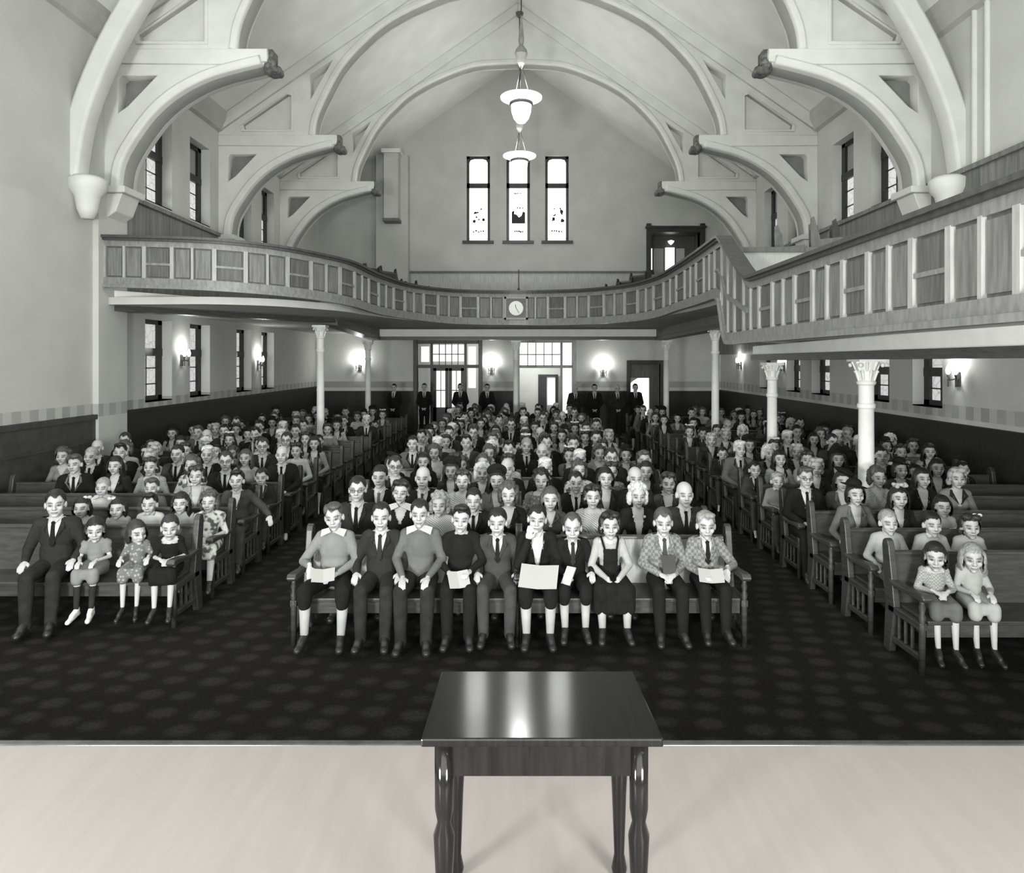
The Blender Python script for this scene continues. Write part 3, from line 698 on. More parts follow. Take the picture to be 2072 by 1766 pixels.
lowarc = cr([(6.99, 3.0), (6.93, 3.45), (6.70, 3.88), (6.36, 4.33), (5.94, 4.68), (5.36, 4.97), (4.5, 5.20)])
uparc = cr([(4.95, 5.48), (4.88, 5.92), (4.63, 6.5), (4.26, 7.16), (3.74, 7.74), (3.17, 8.22), (2.34, 8.66), (1.3, 9.02), (0, 9.1)])
half = [(HW + .05, 2.95)] + lowarc + [(4.45, 5.42)] + uparc
full = half + [(-x, z) for x, z in half[::-1][1:]] + [(-HW - .05, 10.95 - SLOPE * (HW + .05)), (0, 10.98), (HW + .05, 10.95 - SLOPE * (HW + .05))]
holes_r = [[(4.52, 7.34), (5.08, 6.98), (5.06, 6.38)], [(6.38, 5.04), (7.0, 5.04), (7.06, 4.98), (7.07, 4.38), (6.9, 4.5)]]
panel_r = [(5.53, 5.64), (5.53, 6.46), (5.62, 6.5), (6.70, 5.76), (6.66, 5.64)]
def shift(P, s=1, dz=EYE): return [(x * s, z + dz) for x, z in P]
def offset_curve(P, d):
    out = []
    for i in range(len(P)):
        a = Vector(P[max(i - 1, 0)]); b = Vector(P[min(i + 1, len(P) - 1)]); t = (b - a).normalized(); n = Vector((t.y, -t.x))
        out.append((P[i][0] + n.x * d, P[i][1] + n.y * d))
    return out
for ti, (ty, nm) in enumerate(((12.4, 'nearest'), (17.05, 'second'), (21.4, 'third'))):
    tr = empty('roof_truss', (0, 0, 0))
    tag(tr, 'arched plaster hammer-beam truss, the %s from the camera' % nm, 'roof truss', 'roof trusses of the nave', 'thing')
    spl = [shift(full)]
    for s in (1, -1):
        for h in holes_r: spl.append(shift(h, s))
        spl.append(shift(panel_r, s))
    curve_plate('frame', spl, ty, .36, PLASTER_TRUSS, tr, .02)
    for s in (1, -1):
        # recessed panel outline: raised moulding around the big triangular panel
        inner = panel_r; c = (sum(p[0] for p in inner) / 5, sum(p[1] for p in inner) / 5)
        curve_plate('recessed_panel', [shift([(5.45, 5.56), (5.45, 6.52), (5.60, 6.58), (6.80, 5.76), (6.74, 5.56)], s)], ty, .10, PLASTER_TRUSS, tr, .01)
        curve_plate('spandrel_shade_plate', [shift([(6.30, 5.10), (7.12, 5.10), (7.14, 4.30), (6.9, 4.42)], s)], ty + .10, .06, mat('spandrel_shade_grey', .20, .8, .2, .1, 4), tr, .01)  # grey plate behind the open spandrel; its dark colour stands for shade
        outer = [(c[0] + (x - c[0]) * 1.12, c[1] + (z - c[1]) * 1.16) for x, z in inner]
        curve_plate('panel_moulding', [shift(outer, s), shift(inner, s)], ty, .42, PLASTER_TRUSS, tr, .012)
        # thick ribs following the brace and the upper arch
        for nm2, arc, wd in (('brace_rib', lowarc, .17), ('arch_rib', uparc, .15)):
            off = offset_curve(arc, wd if nm2 == 'brace_rib' else wd)
            curve_plate(nm2, [shift(arc + off[::-1], s)], ty, .62 if nm2 == 'brace_rib' else .5, PLASTER_TRUSS, tr, .04)
        curve_plate('hammer_beam', [shift([(4.42, 5.28), (4.42, 5.50), (HW, 5.50), (HW, 5.24), (4.9, 5.22)], s)], ty, .44, PLASTER_TRUSS, tr, .015)
        curve_plate('rafter', [shift([(0, 10.60), (0, 10.95), (HW, 10.95 - SLOPE * HW), (HW, 10.60 - SLOPE * HW)], s)], ty, .50, PLASTER_TRUSS, tr, .02)
        e = MB().ell((s * 4.40, ty, EYE + 5.20), (.13, .26, .11)).ell((s * 4.30, ty, EYE + 5.17), (.09, .2, .08)).box(s * 4.44 - .09, s * 4.44 + .09, ty - .14, ty + .14, EYE + 5.34, EYE + 5.52)
        e.ell((s * 4.36, ty - .16, EYE + 5.27), (.08, .06, .08)).ell((s * 4.36, ty + .16, EYE + 5.27), (.08, .06, .08))
        e.build('carved_end', mat('carved_plaster', .12, .6, .3, .5, 14), tr, smooth=True)
        co = MB().box(min(s * 6.86, s * HW), max(s * 6.86, s * HW), ty - .34, ty + .34, EYE + 2.94, EYE + 3.06)
        co.prism(shift([(HW, 2.45), (7.05, 2.62), (6.93, 2.94), (HW, 2.94)], s), ty - .28, ty + .28)
        co.build('corbel', PLASTER_TRUSS, tr, bevel=.015)
# chancel arch rib against the near end of the gallery
ca = empty('chancel_arch', (0, 0, 0)); tag(ca, 'plaster arch rib springing beside the first truss at the chancel end', 'arch', kind='thing')
arc = cr([(7.2, 3.0), (7.05, 3.9), (6.72, 4.8), (6.25, 5.7), (5.55, 6.7), (4.6, 7.7), (3.3, 8.6), (1.7, 9.3), (0, 9.5)], 5)
for s in (1, -1):
    curve_plate('arch_rib', [shift(arc + offset_curve(arc, .34)[::-1], s)], 11.45, .34, PLASTER_TRUSS, ca, .05)
    MB().lathe((s * 7.12, 11.45), [(.10, EYE + 2.35), (.16, EYE + 2.5), (.20, EYE + 2.72), (.28, EYE + 2.82), (.30, EYE + 2.98), (.22, EYE + 3.04)], 20).build('corbel', PLASTER_TRUSS, ca, smooth=True)
# wall shafts beside the arch on the right
for i, y in enumerate((11.05, 10.75)):
    struct(MB().cap((HW, y, EYE + 2.4), .05, (HW, y, EAVE), .05, 12).build('trim_%d' % (24 + i), PLASTER_TRUSS, smooth=True))
# left lower wall pier where the gallery ends
struct(MB().box(-HW - .02, -HW + .10, 11.88, 12.75, 0, EYE + 3.0).build('trim_30', WALL), 'plaster pier at the end of the left gallery')

# ------------------------------------------------------------------ lamps
LAMP = glow('lamp_opal_glass', 1.0, 2.3, (1, 1, .96)); LAMP2 = glow('lamp_reflector', 1.0, 1.6, (1, 1, .96))
def pendant(x, y, z, label, energy):
    o = empty('pendant_lamp', (x, y, z)); tag(o, label, 'lamp', 'pendant lamps along the ridge', 'thing')
    MB().lathe((0, 0), [(.24, .02), (.50, .13), (.505, .16), (.25, .07)], 40).build('reflector_dish', LAMP2, o, smooth=True)
    MB().lathe((0, 0), [(.255, -.04), (.285, -.02), (.285, .02), (.25, .04)], 40).build('metal_ring', mat('dull_brass', .10, .4, .5, .1, 8), o, smooth=True)
    MB().lathe((0, 0), [(.02, -.47), (.10, -.45), (.18, -.36), (.235, -.2), (.25, -.03), (.2, .03)], 40).build('glass_bowl', LAMP, o, smooth=True)
    ch = MB()
    for k in range(3):
        a = 2 * math.pi * k / 3 + .3; ch.cap((.27 * math.cos(a), .27 * math.sin(a), .03), .012, (.02 * math.cos(a), .02 * math.sin(a), .92), .012, 6)
    ch.cap((0, 0, .9), .016, (0, 0, RIDGE - z - .35), .016, 6); ch.build('hanging_rods', IRON, o)
    MB().lathe((0, 0), [(.02, .86), (.09, .98), (.16, 1.2), (.13, 1.32), (.05, 1.42), (.07, 1.55), (.03, 1.95), (.015, 2.15)], 8).build('finial', mat('pewter', .28, .5, .5, .2, 8), o)
    MB().lathe((0, 0), [(.03, RIDGE - z - .5), (.10, RIDGE - z - .42), (.12, RIDGE - z - .34)], 16).build('ceiling_rose', MC['dull_brass'], o)
    point('pendant_light', (x, y, z + .45), energy, .22); point('pendant_light_low', (x, y, z - .75), energy * .8, .22)
pendant(.08, 16.75, EYE + 6.22, 'larger glowing pendant lamp with white dish and bowl, above the gable windows', 95)
pendant(.05, 21.1, EYE + 6.1, 'smaller glowing pendant lamp hanging in front of the middle gable window', 90)
SG = glow('sconce_glass', 1.0, 1.6, (1, 1, .95))
def sconce(x, y, z, nx, ny, label, e=5):
    """double-armed wall lamp; (nx, ny) points away from the wall"""
    o = empty('wall_sconce', (x, y, z), math.atan2(ny, nx)); tag(o, label, 'lamp', 'wall sconces under the gallery', 'thing')
    MB().box(0, .03, -.05, .05, -.17, .08).build('backplate', IRON, o, bevel=.01)
    for s in (-1, 1):
        a = MB().cap((.02, s * .01, -.03), .014, (.10, s * .09, -.06), .012, 8).cap((.10, s * .09, -.06), .012, (.12, s * .10, .02), .02, 8).cap((.12, s * .10, -.16), .012, (.12, s * .10, -.05), .012, 8)
        ao = a.build('arm', IRON, o, smooth=True)
        MB().lathe((.12, s * .10), [(.015, .03), (.035, .06), (.04, .11), (.022, .17), (.005, .20)], 12).build('flame_shade', SG, ao, smooth=True)
    point('sconce_light', (x + nx * .16, y + ny * .16, z + .22), e, .05)
sconce(-HW, 15.0, EYE + .06, 1, 0, 'wall sconce on the left wall between its first two windows', 12)
sconce(-HW, 19.4, EYE - .06, 1, 0, 'wall sconce on the left wall between its farther pair of windows', 16)
sconce(-5.7, YR, EYE - .2, 0, -1, 'wall sconce on the back wall behind the tall left column', 34)
sconce(-.95, YR, EYE - .3, 0, -1, 'wall sconce on the back wall left of the bright doorway', 28)
sconce(3.06, YR, EYE - .38, 0, -1, 'wall sconce on the back wall behind the four standing men', 32)
sconce(HW, 22.6, EYE - .1, -1, 0, 'wall sconce on the right wall near the back corner', 26)
sconce(HW, 18.95, EYE - .12, -1, 0, 'wall sconce on the right wall behind the second column', 8)
sconce(HW, 11.45, EYE - .26, -1, 0, 'wall sconce on the right wall nearest the camera', 14)

# ------------------------------------------------------------------ gallery seats
def gallery_seat(x, y, z, rz, label, m):
    o = empty('theatre_chair', (x, y, z), rz); tag(o, label, 'seat', 'seats on the gallery steps')
    b = MB().prism_x([(-.02, .30), (.06, .86), (.12, .92), (.16, .86), (.08, .30)], -.27, .27); b.build('seat_back', m, o, bevel=.01)
    MB().box(-.27, .27, -.40, .04, .36, .42).build('seat', m, o, bevel=.01)
    for s in (-1, 1): MB().prism_x([(-.40, 0), (-.36, .60), (-.30, .64), (.02, .62), (.12, 1.02), (.18, .98), (.16, 0)], s * .29 - .02, s * .29 + .02).build('side_panel', m, o)
SEAT = mat('gallery_seat_wood', .035, .5, .3, .3, 6)
SEAT2 = mat('gallery_seat_fair', .14, .5, .3, .3, 6)
for i, (x, y, z) in enumerate(((2.1, 21.6, 1.18), (2.5, 21.5, 1.28), (2.85, 21.4, 1.40), (3.2, 21.3, 1.55), (3.6, 21.2, 1.72))):
    struct(MB().box(x - .22, x + .22, y - .5, y + .7, EYE + 1.1, EYE + z).build('trim_%d' % (40 + i), OAK_DARK))
    gallery_seat(x, y, EYE + z, R(-50), 'dark gallery seat right of the clock, %s from the middle' % ORD[i], SEAT)
for i, (x, y, z) in enumerate(((-2.45, 21.2, 1.18), (-2.85, 21.1, 1.30), (-3.2, 20.9, 1.45), (-3.5, 19.0, 1.55), (-3.85, 18.7, 1.6), (-4.2, 18.4, 1.62))):
    struct(MB().box(x - .22, x + .22, y - .5, y + .7, EYE + 1.1, EYE + z).build('trim_%d' % (50 + i), OAK_DARK))
    gallery_seat(x, y, EYE + z, R(50), 'dark gallery seat left of the clock, %s from the middle' % ORD[i], SEAT)
for i, (x, y, z) in enumerate(((4.75, 12.3, 1.36), (5.25, 12.0, 1.44), (5.62, 12.0, 1.40))):
    struct(MB().box(x - .25, x + .25, y - .5, y + .6, EYE + 1.1, EYE + z).build('trim_%d' % (60 + i), OAK_DARK))
    gallery_seat(x, y, EYE + z, R(70), 'gallery seat above the pale partition, %s from the aisle side' % ORD[i], (SEAT2, OAK, SEAT)[i])

# ================================================================== pews
def pew_mesh_set():
    return {}
def make_pew(L, back_m, wood):
    """pew facing -Y, hips at y=0; returns the root"""
    o = empty('church_pew')
    h = L / 2
    sb = MB().box(-h + .04, h - .04, -.27, .20, .405, .44); sb.build('seat', wood, o, bevel=.008)
    MB().box(-h + .04, h - .04, -.245, -.225, .30, .405).build('apron', wood, o)
    bk = MB().prism_x([(.175, .44), (.255, .845), (.285, .845), (.205, .44)], -h + .04, h - .04).build('backrest', back_m, o)
    MB().prism_x([(.235, .845), (.24, .875), (.30, .875), (.30, .845)], -h + .04, h - .04).build('cap_rail', wood, bk, bevel=.006)
    for s in (-1, 1):
        x0, x1 = s * h - .03, s * h + .03
        e = MB().prism_x([(.12, .40), (.16, .64), (.215, .93), (.235, .975), (.275, .99), (.315, .965), (.325, .92), (.27, .40), (.30, 0), (.20, 0)], x0, x1)
        e.box(x0, x1, -.27, .22, .36, .42).box(x0 + .01, x1 - .01, -.25, .25, .10, .15)
        for k in range(3): e.box(x0 + .015, x1 - .015, -.12 + k * .10, -.10 + k * .10, .15, .36)
        en = e.build('pew_end', wood, o, bevel=.008)
        MB().lathe((s * h, -.25), [(.026, 0), (.026, .36), (.03, .40), (.022, .43), (.03, .47), (.018, .50), (.028, .545), (.018, .58), (.026, .61)], 10).build('turned_post', wood, en, smooth=True)
        MB().prism_x([(-.31, .605), (-.34, .635), (-.31, .67), (-.22, .665), (.0, .64), (.20, .65), (.19, .61), (0, .60), (-.2, .61)], x0 - .012, x1 + .012).build('armrest', wood, en, bevel=.012)
    return o
C0, CP = 6.50, .84      # first centre pew hips, pitch
L0, LP = 6.95, .84
R0, RP = 5.95, .83
NC, NL, NR = 18, 17, 19
pew_c = make_pew(2.03, PEW_PALE, PEW_WOOD); tr_c = tree_of(pew_c)
pew_s = make_pew(3.76, PEW_WOOD, PEW_WOOD); tr_s = tree_of(pew_s)
first = [True, True]
for k in range(NC):
    for s in (-1, 1):
        o = pew_c if first[0] else copy_tree(pew_c, tr_c); first[0] = False
        o.location = (s * 1.02 + .01, C0 + CP * k, 0)
        tag(o, 'wooden pew on the %s half of the %s centre row counted from the front' % ('left' if s < 0 else 'right', ORD[k]), 'pew', 'centre block pews')
for side, y0, pp, n in ((-1, L0, LP, NL), (1, R0, RP, NR)):
    for k in range(n):
        o = pew_s if first[1] else copy_tree(pew_s, tr_s); first[1] = False
        o.location = (side * (3.33 + 1.88), y0 + pp * k, 0)
        tag(o, 'long dark wooden pew, %s row from the front of the %s side block' % (ORD[k], 'left' if side < 0 else 'right'), 'pew', 'side block pews')

# ================================================================== people
def skin_material(name, tint=(1, 1, .99)):
    m, nt, b = nmat(name); a = nt.nodes.new('ShaderNodeAttribute'); a.attribute_name = 'tone'
    nt.links.new(a.outputs['Color'], b.inputs['Base Color']); b.inputs['Roughness'].default_value = .55; b.inputs['Specular IOR Level'].default_value = .25
    return m
SKIN = skin_material('skin')
def hairm(n, v): return mat('hair_' + n, v, .5, .4, .35, 30, .3, (3, 3, 1))
HAIR = {'black': hairm('black', .012), 'dark': hairm('dark', .025), 'brown': hairm('brown', .06), 'fair': hairm('fair', .24), 'grey': hairm('grey', .30), 'white': hairm('white', .55)}
CL = {'black': mat('cloth_black', .010, .9, .15, .2, 12), 'charcoal': mat('cloth_charcoal', .022, .9, .15, .25, 12), 'dark': mat('cloth_dark_grey', .045, .9, .15, .2, 12),
      'mid': mat('cloth_mid_grey', .11, .9, .15, .15, 10), 'grey': mat('cloth_grey', .19, .9, .15, .12, 10), 'light': mat('cloth_light_grey', .34, .9, .15, .1, 10),
      'white': mat('cloth_white', .50, .85, .15, .06, 10),
      'floral': two_tone('cloth_floral', .10, .62, 'noise', 14, .46), 'tweed': two_tone('cloth_tweed', .22, .34, 'check', 70, .5), 'plaid': two_tone('cloth_plaid', .13, .22, 'check', 34, .5),
      'stripe': two_tone('cloth_stripe', .5, .25, 'wave', 22, .5), 'print': two_tone('cloth_print', .30, .14, 'voronoi', 30, .35), 'dots': two_tone('cloth_dots', .5, .03, 'voronoi', 26, .22)}
WORD = {'black': 'black', 'charcoal': 'charcoal', 'dark': 'dark grey', 'mid': 'mid grey', 'grey': 'grey', 'light': 'pale grey', 'white': 'white', 'floral': 'floral print', 'tweed': 'pale tweed', 'plaid': 'checked',
        'stripe': 'striped', 'print': 'pale printed', 'dots': 'spotted'}
GLOVE = CL['white']

STAT = [0]
def remeshed(vol, name, voxel, iters=2, m=None, post=None):
    me = vol.mesh(name, m, True, fix=False)
    STAT[0] += 1; o = bpy.data.objects.new('tmp', me); COL.objects.link(o)
    r = o.modifiers.new('r', 'REMESH'); r.mode = 'VOXEL'; r.voxel_size = voxel; r.use_smooth_shade = True
    if iters: sm = o.modifiers.new('s', 'SMOOTH'); sm.factor = .5; sm.iterations = iters
    dg = bpy.context.evaluated_depsgraph_get(); out = bpy.data.meshes.new_from_object(o.evaluated_get(dg)); out.name = name
    bpy.data.objects.remove(o); bpy.data.meshes.remove(me)
    if m:
        out.materials.clear(); out.materials.append(m)
    if post: out = post(out) or out
    out.polygons.foreach_set('use_smooth', [True] * len(out.polygons))
    return out
def verts(me):
    a = np.empty(len(me.vertices) * 3); me.vertices.foreach_get('co', a); return a.reshape(-1, 3)
def cull(me, fn):
    """drop the vertices for which fn(array) is true"""
    v = verts(me); kill = fn(v)
    bm = bmesh.new(); bm.from_mesh(me); bm.verts.ensure_lookup_table()
    bmesh.ops.delete(bm, geom=[bm.verts[i] for i in np.nonzero(kill)[0]], context='VERTS'); bm.to_mesh(me); bm.free()
    return me

class Fig:
    """one seated or standing figure; local frame: floor under the hips, facing -Y"""
    def __init__(s, **k):
        s.kind = k.get('kind', 'man'); s.eye = k.get('eye', 1.20); s.stand = k.get('stand', False)
        s.k = k; s.S = (s.eye - .46) / .74 if not s.stand else s.eye / 1.69
        s.vox = k.get('vox', .010); s.rnd = random.Random(k.get('seed', 1))
        s.fem = s.kind in ('woman', 'girl'); s.child = s.kind in ('boy', 'girl')
        s.hs = k.get('hs', (1.10 if not s.fem else 1.05) if not s.child else (1.06 if s.eye > 1.0 else 1.0))
        if s.stand: s.z0 = 1.0
        s.pose()
    def P(s, x, y, z):
        if s.stand: return Vector((x * s.S, y * s.S, z * s.S))
        return Vector((x * s.S, y * s.S, .46 + (z - .46) * s.S))
    def pose(s):
        P = s.P; k = s.k; up = .49 if s.stand else 0
        s.sw = .160 if s.kind == 'man' else .138 if s.fem else .145
        s.j = {}
        lean = k.get('lean', 0)
        s.j['neck'] = P(lean * .5, .0, 1.03 + up); s.j['chest'] = P(lean * .3, .01, .88 + up); s.j['belly'] = P(0, .01, .68 + up); s.j['pelvis'] = P(0, .02, .545 + up)
        hd = P(lean, -.03, 1.20 + up); s.head = hd
        yaw, pitch, roll = k.get('turn', (0, 0, 0))
        s.HM = Matrix.Rotation(R(yaw), 3, 'Z') @ Matrix.Rotation(R(roll), 3, 'Y') @ Matrix.Rotation(R(pitch), 3, 'X')
        for sd in (-1, 1):
            s.j['sh', sd] = P(sd * s.sw + lean * .4, .02, .985 + up)
            if s.stand:
                s.j['hip', sd] = P(sd * .09, .01, .93); s.j['knee', sd] = P(sd * .095, -.01, .50); s.j['ankle', sd] = P(sd * .10, .03, .09)
                s.j['toe', sd] = P(sd * .13, -.12, .035)
                s.j['elbow', sd] = P(sd * .24, .02, 1.19); s.j['wrist', sd] = P(sd * .07, -.17, 1.0)
                s.hand = {-1: Vector((.06, -.02, -.02)), 1: Vector((-.06, -.02, -.02))}
            else:
                kn = k.get('knees', .12); kz = .455 + .085
                s.j['hip', sd] = Vector((sd * .09 * s.S, .0, .545)); s.j['knee', sd] = Vector((sd * kn * s.S, -.42 * s.S, kz * (1 if s.S > .85 else 1.0)))
                ay = -.44 * s.S - .02; az = .085
                L = .44 * max(s.S, .78)
                az = max(.085, kz - L)
                s.j['ankle', sd] = Vector((sd * (kn + k.get('feet', -.01)) * s.S, k.get('ankle_y', ay), az))
                s.j['toe', sd] = s.j['ankle', sd] + Vector((sd * .02, -.13, -.05 if az < .12 else -.075))
        if not s.stand:
            arms = {'lap': ((.235, -.02, .74), (.085, -.24, .665), (-.06, -.06, -.02)), 'knees': ((.23, -.05, .76), (.12, -.33, .655), (-.01, -.09, -.02)),
                    'low': ((.225, -.07, .74), (.055, -.33, .60), (-.02, -.07, -.06)), 'crossed': ((.24, -.06, .76), (.02, -.19, .78), (-.07, -.0, .01)),
                    'side': ((.26, .0, .74), (.22, -.18, .60), (0, -.08, -.03)), 'rest': ((.32, -.03, .735), (.20, -.22, .735), (-.02, -.05, -.07)),
                    'hold': ((.235, -.04, .75), (.11, -.26, .70), (-.03, -.08, .0)), 'face': ((.20, -.16, .74), (.10, -.13, 1.0), (-.02, .01, .09)), 'out': ((.36, .0, .80), (.48, -.16, .70), (.02, -.07, -.06))}
            s.hand = {}
            ps = k.get('arms', ('lap', 'lap')); ps = ps if isinstance(ps, tuple) else (ps, ps)
            for sd, nm in ((-1, ps[0]), (1, ps[1])):
                e, wv, h = arms[nm]; j = s.rnd.uniform(-.008, .008)
                s.j['elbow', sd] = P(sd * e[0], e[1], e[2] + j); s.j['wrist', sd] = P(sd * wv[0], wv[1], wv[2] + j)
                if nm in ('lap', 'knees', 'side', 'hold', 'low'):      # keep hands above the thighs
                    s.j['wrist', sd].z = max(s.j['wrist', sd].z, .64 if nm != 'low' else .60)
                s.hand[sd] = Vector((sd * h[0], h[1], h[2])) if nm not in ('lap', 'low', 'crossed') else Vector((sd * h[0] * (-1 if h[0] > 0 else 1), h[1], h[2]))
    def H(s, x, y, z): return s.head + s.HM @ (Vector((x, y, z)) * s.hs)
    def he(s, v, c, r, M=None): v.ell(s.H(*c), tuple(q * s.hs for q in r), s.HM if M is None else s.HM @ M)
    # ---- volumes
    def torso(s, v, g=0.0, low=True):
        f = s.fem; S = s.S; up = .49 if s.stand else 0; fat = s.k.get('fat', 0)
        v.ell(s.j['chest'], ((.150 if not f else .128) * S + g, (.102 + fat) * S + g, .19 * S + g), n=20, m=12)
        v.ell(s.P(0, .02, .97 + up), ((.165 if not f else .14) * S + g, .075 * S + g, .075 * S + g))
        v.ell(s.j['belly'], ((.143 + fat if not f else .118) * S + g, (.105 + fat) * S + g, .19 * S + g))
        for sd in (-1, 1): v.cap(s.j['sh', sd], .050 * S + g, s.j['neck'], .05 * S + g)
        if f and not s.child:
            for sd in (-1, 1): v.ell(s.P(sd * .060, -.062, .87 + up), (.06 * S + g, .05 * S + g, .065 * S + g))
        if low: v.ell(s.j['pelvis'], ((.165) * S + g, .125 * S + g, .10 * S + g))
    def arms(s, v, g=0.0, upto='wrist', rr=1.0):
        S = s.S * (1 if not s.fem else .88) * rr
        for sd in (-1, 1):
            a, e, wv = s.j['sh', sd], s.j['elbow', sd], s.j['wrist', sd]
            if upto == 'short': v.cap(a, .052 * S + g, a.lerp(e, .55), .048 * S + g * 1.6); continue
            v.cap(a, .050 * S + g, e, .039 * S + g * .9)
            if upto == 'elbow': continue
            v.cap(e, .040 * S + g * .9, wv.lerp(e, .06) if g else wv, .024 * S + g * .8)
    def legs(s, v, g=0.0, upto='ankle'):
        S = s.S
        for sd in (-1, 1):
            h, kk, a = s.j['hip', sd], s.j['knee', sd], s.j['ankle', sd]
            v.cap(h, .082 * S + g, kk, .054 * S + g)
            if upto == 'knee': v.cap(kk, .055 * S + g, kk.lerp(a, .18), .054 * S + g); continue
            v.cap(kk, .053 * S + g, kk.lerp(a, .35) + Vector((0, .012, 0)), .052 * S + g); v.cap(kk.lerp(a, .35) + Vector((0, .012, 0)), .052 * S + g, a, .032 * S + g * 1.3)
    def hands(s, v):
        S = .5 + .5 * s.S if not s.fem else (.5 + .5 * s.S) * .9
        for sd in (-1, 1):
            w0 = s.j['wrist', sd]; d = s.hand[sd].normalized(); up = Vector((0, -.35, 1)).normalized()
            if abs(d.dot(up)) > .8: up = Vector((0, -1, .2)).normalized()
            side = d.cross(up).normalized(); up = side.cross(d).normalized(); th = -side if (side.x * sd > 0) else side   # thumbs towards the middle
            pc = w0 + d * .045 * S
            M = Matrix((side, d, up)).transposed()
            v.ell(pc, (.036 * S, .048 * S, .015 * S), M)
            v.cap(w0 - d * .02, .023 * S, pc, .017 * S)
            for q in range(4):
                b = pc + side * (-.027 + .018 * q) * S + d * .036 * S; ln = (.036, .041, .038, .03)[q] * S
                if th.dot(side) < 0: ln = (.036, .041, .038, .03)[q] * S
                else: ln = (.03, .038, .041, .036)[q] * S
                m1 = b + d * ln - up * ln * .25; t = m1 + d * ln * .55 - up * ln * .75
                v.cap(b, .0085 * S, m1, .008 * S, 8); v.cap(m1, .008 * S, t, .0068 * S, 8)
            tb_ = pc + th * .026 * S - d * .02 * S; m1 = tb_ + th * .022 * S + d * .02 * S - up * .006; v.cap(tb_, .012 * S, m1, .010 * S, 8); v.cap(m1, .010 * S, m1 + d * .026 * S - up * .004, .008 * S, 8)
    def headvol(s, v):
        he = s.he; f = s.fem or s.child
        he(v, (0, .018, .035), (.075, .094, .086)); he(v, (0, -.022, -.005), (.066, .072, .07))
        he(v, (0, -.032, -.042), (.054 if f else .059, .056, .062)); he(v, (0, -.062, -.092), (.023 if f else .028, .022, .02))
        for sd in (-1, 1):
            he(v, (sd * .036, -.06, -.028), (.026, .024, .026)); he(v, (sd * .078, .008, -.012), (.010, .020, .031), Matrix.Rotation(R(-sd * 22), 3, 'Z'))
            he(v, (sd * .030, -.078, .022), (.024, .014, .009))
            he(v, (sd * .031, -.074, -.002), (.0145, .014, .0125))
            v.cap(s.H(sd * .046, .0, -.062), .012 * s.hs, s.H(0, -.055, -.085), .018 * s.hs, 8)
        v.cap(s.H(0, -.085, .016), .0085 * s.hs, s.H(0, -.104, -.028), .0125 * s.hs, 8)
        for sd in (-1, 1): he(v, (sd * .012, -.094, -.032), (.009, .011, .008))
        he(v, (0, -.083, -.060), (.024, .010, .0065)); he(v, (0, -.081, -.071), (.020, .010, .007))
        v.cap(s.j['neck'] + Vector((0, 0, -.02)), .056 * s.S if not s.fem else .047 * s.S, s.H(0, .012, -.07), .052 * s.hs if not s.fem else .044 * s.hs)
    def body(s):
        v = MB(); s.torso(v); s.arms(v); s.legs(v); s.hands(v); s.headvol(v)
        for sd in (-1, 1): v.cap(s.j['ankle', sd], .032 * s.S, s.j['toe', sd], .026 * s.S)
        def post(me):
            V = verts(me); Minv = np.array(s.HM.inverted()); L = (V - np.array(s.head)) @ Minv.T / s.hs
            x, y, z = L[:, 0], L[:, 1], L[:, 2]; ax = np.abs(x)
            front = (y < -.045) & (z > -.14) & (z < .13)
            dpt = np.zeros(len(V))
            g = lambda cx, cz, wx, wz: np.exp(-(((ax - cx) / wx) ** 2 + ((z - cz) / wz) ** 2))
            dpt += .007 * g(.031, .010, .016, .006) + .006 * g(.031, -.014, .016, .006) + .005 * g(.012, .002, .006, .014)
            mo = np.exp(-((ax / .022) ** 4 + ((z + .0655) / .003) ** 2)); dpt += .004 * mo
            dpt += .003 * np.exp(-(((ax - .0) / .02) ** 2 + ((z + .083) / .006) ** 2))
            off = np.zeros_like(V); off[:, 1] = np.where(front, dpt, 0) * s.hs
            V = V + off @ np.array(s.HM).T
            me.vertices.foreach_set('co', V.astype(np.float32).ravel())
            sk = s.k.get('skin', .42); c = np.ones((len(V), 4)); c[:, :3] = sk
            el = lambda cx, cz, rx, rz, p=2: (np.abs((ax - cx) / rx) ** p + np.abs((z - cz) / rz) ** p)
            def paint(mask, soft, val):
                a = np.clip((1 + soft - mask) / soft, 0, 1) * front; c[:, :3] = c[:, :3] * (1 - a[:, None]) + val * a[:, None]
            paint(el(.031, -.001, .019, .011), .9, sk * .66)
            paint(el(.031, .0, .0135, .0058), .7, .10)
            paint(el(.031, .0, .0055, .0055), .5, .02)
            br = s.k.get('brow', .12); zb = z - .004 * (1 - ((ax - .032) / .02) ** 2)
            paint(np.abs((ax - .033) / .021) ** 3 + np.abs((zb - .020) / .0050) ** 2, .8, br)
            paint(el(0, -.0655, .023, .0075), .8, sk * (.38 if s.fem and not s.child else .55))
            paint(el(0, -.0655, .023, .0022), .8, .12)
            paint(el(.0085, -.041, .006, .004), .8, sk * .3)
            at_ = me.color_attributes.new('tone', 'FLOAT_COLOR', 'POINT'); at_.data.foreach_set('color', c.astype(np.float32).ravel())
        return remeshed(v, 'person', s.k.get('bvox', s.vox), 1, SKIN, post)
    def loc(s, V):
        return (V - np.array(s.head)) @ np.array(s.HM.inverted()).T / s.hs
